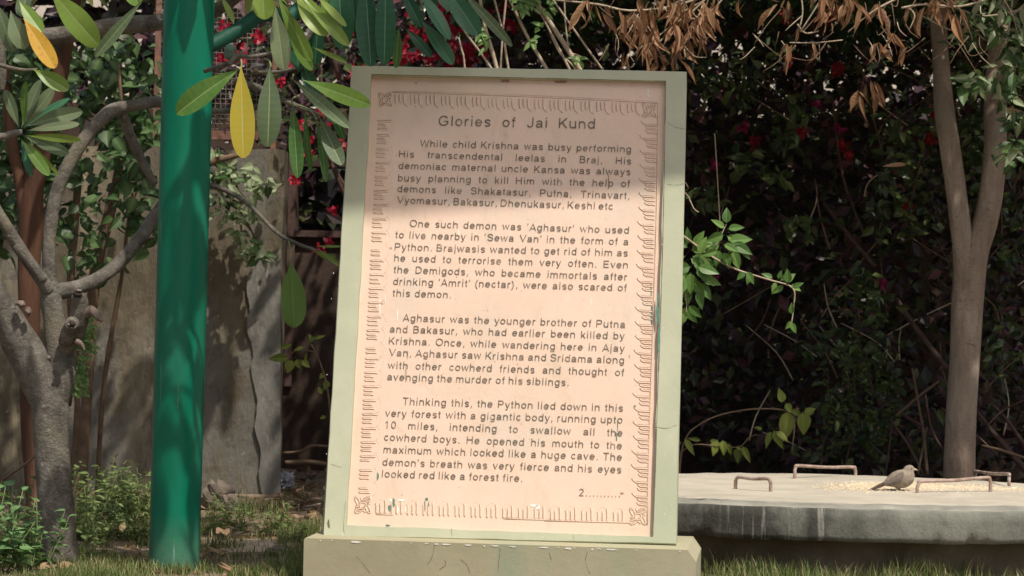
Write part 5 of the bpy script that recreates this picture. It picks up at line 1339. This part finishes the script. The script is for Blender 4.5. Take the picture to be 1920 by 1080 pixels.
# ------------------------------------------------------------------ low plants, grass, litter
random.seed(79)
def weed_mesh(h, n, Lr, wr, mats, spread=.12, shape='ovate', nm='weed', bushy=1.0):
    st = MB(); lf = MB()
    for k in range(n):
        a = random.uniform(0, 6.28); r = spread * random.random() ** .6
        b0 = Vector((r * .4 * math.cos(a), r * .4 * math.sin(a), 0)); hh = h * random.uniform(.55, 1)
        b1 = b0 + Vector((r * math.cos(a), r * math.sin(a), hh))
        mid = b0.lerp(b1, .5) + Vector((random.uniform(-.02, .02), random.uniform(-.02, .02), 0))
        st.tube([b0, mid, b1], [.003, .0025, .0012], 5, 3)
        m = int(hh / .022 * bushy)
        for j in range(m):
            t = .15 + .85 * j / max(1, m - 1)
            p = b0.lerp(b1, t)
            aa = random.uniform(0, 6.28)
            L = random.uniform(*Lr) * (1.1 - .4 * t)
            lf.leaf(p, (math.cos(aa), math.sin(aa), random.uniform(-.3, .7)), (random.uniform(-.3, .3), random.uniform(-.6, .2), 1), L, L * random.uniform(*wr), random.uniform(.1, .5), random.uniform(.1, .4), shape, 4, random.random())
    return st, lf
def place_weeds(name, cat, group, labels, spots, gen, leaf_m):
    pro = {}
    for i, (px, py, scale) in enumerate(spots):
        q = PZ(px, py, 0.0)
        v = i % 3
        if v not in pro:
            r = thing(name, labels[i], cat, (0, 0, 0), group)
            st, lf = gen()
            st.build('stem', M_stem_green, r); lf.build('leaves', leaf_m, r)
            pro[v] = r; o = r
        else:
            o = copy_tree(pro[v]); o['label'] = labels[i]
        o.location = (q.x, q.y, gz(q.x, q.y) - .005)
        o.rotation_euler = (0, 0, random.uniform(-.6, .6) + i * 1.3)
        o.scale = (scale,) * 3
    return pro
# broad shrub at bottom left
sp = [(20, 1050, 1.0), (60, 1075, .8), (-12, 1075, 1.05), (75, 1040, .55)]
place_weeds('round_leaved_shrub', 'shrub', 'round leaved shrubs at the foot of the grey tree',
            ['tallest round leaved green shrub at the left edge before the red trunk', 'bushy round leaved shrub low in the bottom left corner beside the grey trunk', 'round leaved shrub cut off by the left edge of the photo', 'smallest round leaved shrub touching the grey trunk foot'], sp,
            lambda: weed_mesh(.34, 10, (.05, .095), (.72, .95), None, .14, 'heart', bushy=.75), M_shrub)
sp = [(165, 985, 1.1), (195, 975, 1.0), (228, 985, .8), (255, 985, 1.0), (150, 1010, .9), (215, 1005, .7), (262, 960, .9), (180, 1020, .6), (396, 1000, .6), (436, 982, .6), (508, 1000, .62), (452, 992, .35), (545, 1020, .45), (140, 960, 1.1), (240, 960, .9), (280, 1010, .7)]
wl = 'green weed clump growing at the foot of the brown wall'
place_weeds('weed', 'weed', 'weed clumps along the foot of the wall', [wl] * len(sp), sp, lambda: weed_mesh(.27, 12, (.035, .085), (.35, .6), None, .17, 'ovate', bushy=1.3), M_weed)
# dry wisps standing against the wall
ws = thing('dry_weed', 'thin dry wispy weed stalks against the brown wall left of the green post', 'weed', tuple(PZ(215, 960, 0)))
b_ = MB()
for lst in ([(208, 930, 3, 13.4), (212, 870, 2, 13.4), (222, 850, 2, 13.4)], [(222, 930, 2, 13.4), (228, 890, 2, 13.4), (232, 868, 1.5, 13.4)], [(135, 940, 6, 11.5), (142, 910, 5, 11.5), (148, 890, 4, 11.5)], [(142, 935, 4, 11.5), (155, 918, 3, 11.5), (163, 912, 2, 11.5)], [(270, 930, 3, 13), (273, 880, 2, 13), (276, 850, 2, 13)]):
    tpx(b_, [(lst[0][0], 985, lst[0][2], lst[0][3])] + lst, 5, 4)
b_.build('stem', M_stem, ws)
tg = thing('fallen_twig', 'bare brown twig leaning across the red trunk above the round leaved shrubs', 'twig', tuple(P(30, 885, 11.5)))
b_ = MB(); tpx(b_, [(5, 900, 5, 11.4), (40, 875, 5, 11.4), (62, 858, 4, 11.4), (70, 840, 3, 11.4)], 6, 4); tpx(b_, [(42, 874, 3, 11.4), (36, 860, 2, 11.4), (30, 820, 2, 11.4)], 6, 3); tpx(b_, [(5, 900, 5, 11.4), (-20, 960, 5, 11.4), (-30, 1040, 5, 11.4)], 6, 3); b_.build('stem', M_stem, tg)

# grass
random.seed(83)
gr = MB()
def blade(x, y, h, var):
    z = gz(x, y)
    a = random.uniform(0, 6.28); ln = random.uniform(.1, .75) * h
    wv = random.uniform(.0018, .0036)
    sx, sy = -math.sin(a) * wv, math.cos(a) * wv
    vs = []
    for k in range(4):
        t = k / 3
        cx = x + math.cos(a) * ln * t * t; cy = y + math.sin(a) * ln * t * t; cz = z + h * (t - .2 * t * t * (ln / h))
        wk = 1 - t * .95
        vs += [(cx - sx * wk, cy - sy * wk, cz), (cx + sx * wk, cy + sy * wk, cz)]
    gr.add(vs, [(0, 1, 3, 2), (2, 3, 5, 4), (4, 5, 7, 6)], 0, var)
cnt = 0
tries = 0
while cnt < 25000 and tries < 200000:
    tries += 1
    if random.random() < .70: px, py = random.uniform(-20, 640), random.uniform(985, 1130)
    elif random.random() < .5: px, py = random.uniform(1290, 1940), random.uniform(1072, 1150)
    else: px, py = random.uniform(-20, 600), random.uniform(925, 1010)
    q = PZ(px, py, 0)
    d_ = mnoise.noise(Vector((q.x * 2.3, q.y * 1.6, 5))) + .35 * mnoise.noise(Vector((q.x * 8, q.y * 6, 1)))
    if 375 < px < 520 and 995 < py < 1042: d_ -= .55
    if px > 1290: d_ += .25
    if 540 < px < 620 and py < 985: d_ -= .5
    if px > 1290: d_ -= .22
    if d_ < (.02 if py < 1035 or px > 700 else -.16) and random.random() < .92: continue
    if (q.x - PX) ** 2 + (q.y - PY) ** 2 < .098 ** 2: continue
    if (q - Vector((SLX, SLY, 0))).length < rim(math.atan2(q.y - SLY, q.x - SLX)) - .12: continue
    if abs((q - sframe(0, 0, 0)).dot(Nh)) < .43 and xl - .005 < (q - sframe(0, 0, 0)).dot(Xs) < xr + .01 and (q - sframe(0, 0, 0)).dot(Nh) < front + .01: continue
    h = random.uniform(.02, .06) * (1 + .5 * (d_ > .2)) * (1.1 if px > 1290 else 1)
    if px > 1290: h *= 1.25
    blade(q.x, q.y, h, min(1, max(0, random.gauss(.45, .28) - .15 * d_)))
    cnt += 1
# taller tufts in front of the plinth and slab
for (px, py, n, hh) in ((835, 1110, 4, .07), (850, 1112, 3, .09), (1360, 1095, 60, .1), (1400, 1092, 70, .11), (1450, 1095, 60, .1), (1500, 1095, 60, .09), (1550, 1098, 40, .07), (1320, 1092, 40, .09), (1700, 1095, 30, .06), (1640, 1097, 30, .06), (1760, 1096, 14, .09), (555, 1060, 120, .085), (530, 1075, 90, .08), (570, 1030, 70, .07), (475, 1085, 60, .06), (1345, 1080, 40, .12), (1880, 1098, 30, .07)):
    for k in range(n):
        q = PZ(px + random.gauss(0, 15), py + random.gauss(0, 5), 0)
        if (q - sframe(0, 0, 0)).dot(Nh) < front + .01 and 560 < px < 1300 and xl - .005 < (q - sframe(0, 0, 0)).dot(Xs) < xr + .01: continue
        blade(q.x, q.y, hh * random.uniform(.5, 1.1), min(1, max(0, random.gauss(.4, .25))))
tag(gr.build('grass', M_grass), 'short patchy grass over dusty soil', 'grass', kind='stuff')

# pale sandy soil between the post and the plinth
sb_ = MB()
c0 = PZ(462, 1022, 0)
rg = [[c0 + Vector((0, 0, .02))]]
for f in (.35, .7, 1.0):
    rg.append([Vector((c0.x + f * .30 * (1 + .35 * mnoise.noise(Vector((math.cos(a) * 1.6, math.sin(a) * 1.6, 3)))) * math.cos(a), c0.y + f * .42 * (1 + .35 * mnoise.noise(Vector((math.cos(a) * 2, math.sin(a) * 2, 8)))) * math.sin(a), 0)) for a in [6.2832 * i / 40 for i in range(40)]])
    for p in rg[-1]: p.z = gz(p.x, p.y) + (.014 * (1 - f) + .006 * mnoise.noise(p * 9) if f < 1 else -.012)
sb_.add([p for r_ in rg for p in r_], [(0, 1 + i, 1 + (i + 1) % 40) for i in range(40)] + [(1 + k*40 + i, 41 + k*40 + i, 41 + k*40 + (i + 1) % 40, 1 + k*40 + (i + 1) % 40) for k in range(2) for i in range(40)], smooth=True)
tag(sb_.build('sand', surf('pale_sand', [(.3, (.34, .27, .19)), (.55, (.46, .375, .28)), (.75, (.56, .47, .37))], 9, .95, .8, 60, layers=[((.16, .12, .08), 30, (1, 1, 1), .62, .70, .7)], bdist=.01)), 'pale sandy soil patch between the green post and the plinth', 'sand', kind='stuff')
# leaf litter
lm = MB()
for i in range(520):
    if random.random() < .45: px, py = random.uniform(520, 625), random.uniform(855, 985)
    else: px, py = random.uniform(0, 620), random.uniform(930, 1090)
    q = PZ(px, py, 0); q.z = gz(q.x, q.y) + .008
    a = random.uniform(0, 6.28); L = random.uniform(.03, .09)
    lm.leaf(q, (math.cos(a), math.sin(a), random.uniform(-.1, .4)), (random.uniform(-.6, .6), random.uniform(-.6, .6), 1), L, L * random.uniform(.3, .5), random.uniform(-.6, .6), random.uniform(.1, .8), 'ovate', 4, random.random())
for (x0, y0, x1, y1, wd) in ((75, 1068, 112, 1060, 9), (112, 1066, 142, 1060, 6), (425, 1005, 415, 985, 9), (405, 1000, 420, 996, 6)):
    a = PZ(x0, y0, .02); b = PZ(x1, y1, .03); a.z = .02; b.z = .035
    lm.leaf(a, b - a, (0, -.6, 1), (b - a).length, .05, .1, .5, 'ovate', 6, .9)
tag(lm.build('leaf_litter', M_litter), 'dry fallen leaves strewn over the soil', 'leaf litter', kind='stuff')

# rubble, rag, bag in the gap
random.seed(89)
M_stone = surf('rubble_stone', [(.3, (.11, .09, .07)), (.7, (.24, .2, .16))], 12, .95, .6, 40, bdist=.01)
def stone(px, py, rx, rz, label, seed):
    q = PZ(px, py, 0)
    mb = MB(); random.seed(seed)
    ellipsoid(mb, Vector((q.x, q.y, rz * .55)), rx, rx * .8, rz, 0, 12, 8, rough=.55)
    for i in range(len(mb.sm)): mb.sm[i] = False
    tag(mb.build('stone', M_stone, loc=(q.x, q.y, 0)), label, 'stone', 'stones of the rubble left of the tablet')
for i, (a, lab) in enumerate((((408, 958, .085, .1), 'large mossy stone at the wall foot right of the green post'), ((432, 962, .05, .06), 'small stone beside the large mossy stone at the wall foot'), ((548, 878, .12, .035), 'flat brown stone lowest among the rubble behind the silver bag'),
                              ((590, 872, .1, .045), 'brown stone of the rubble nearest the tablet edge'), ((565, 852, .13, .05), 'broad stone on the back of the rubble heap'), ((535, 846, .08, .05), 'stone under the red rag by the wall end'), ((605, 850, .08, .06), 'rear stone of the rubble half hidden by the tablet'), ((525, 1040, .06, .022), 'pale flat stone in the grass before the plinth'))):
    stone(*a, lab, 100 + i)
random.seed(91)
def crumple(name, c, rx, ry, rz, mat, label, cat, amp, fr):
    mb = MB(); n, m = 28, 18
    vs = []
    for j in range(m + 1):
        th = math.pi * j / m
        for i in range(n):
            ph = 2 * math.pi * i / n
            d = Vector((math.sin(th) * math.cos(ph), math.sin(th) * math.sin(ph), math.cos(th)))
            k = 1 + amp * (abs(mnoise.noise(d * fr)) * 2 - .6) + amp * .5 * mnoise.noise(d * fr * 2.7)
            p = Vector((d.x * rx * k, d.y * ry * k, d.z * rz * k)) + Vector(c)
            p.z = max(p.z, .004); vs.append(p)
    mb.add(vs, [(j*n+i, (j+1)*n+i, (j+1)*n+(i+1) % n, j*n+(i+1) % n) for j in range(m) for i in range(n)])
    return tag(mb.build(name, mat, loc=(c[0], c[1], 0)), label, cat)
q = PZ(532, 917, 0)
M_foil = surf('silver_foil', [(.3, (.3, .31, .36)), (.7, (.5, .5, .55))], 20, .35, .3, 60, spec=.6)
crumple('plastic_bag', (q.x, q.y, .04), .06, .05, .055, M_foil, 'crumpled silver plastic bag on the ground at the wall end', 'bag', .6, 3.0)
q = PZ(540, 848, 0)
M_rag = surf('red_cloth', [(.3, (.20, .02, .03)), (.7, (.30, .035, .045))], 20, .9, .3, 80)
crumple('cloth_rag', (q.x, q.y, .17), .10, .08, .09, M_rag, 'dull red cloth rag heaped on the rubble by the wall end', 'rag', .5, 2.2)
bt = thing('dead_branch', 'bare grey branch lying across the rubble heap left of the tablet', 'branch', tuple(PZ(580, 860, 0)))
b_ = MB(); tpx(b_, [(530, 850, 6, 14.6), (565, 846, 6, 14.6), (585, 836, 6, 14.6), (625, 838, 5, 14.6)], 6, 3); tpx(b_, [(535, 868, 10, 14.4), (580, 866, 9, 14.4), (625, 872, 8, 14.4)], 6, 3); b_.build('stem', M_stem, bt)
bt2 = thing('dead_branch', 'pale dead branch on the ground beside the plinth left end', 'branch', tuple(PZ(570, 965, 0)))
b_ = MB(); tpx(b_, [(540, 955, 7, 13.2), (565, 968, 9, 12.9), (590, 985, 7, 12.6)], 7, 3, rough=.2); tpx(b_, [(550, 945, 4, 13.2), (575, 950, 5, 13.0), (600, 945, 4, 12.9)], 6, 3); b_.build('stem', M_cane, bt2)
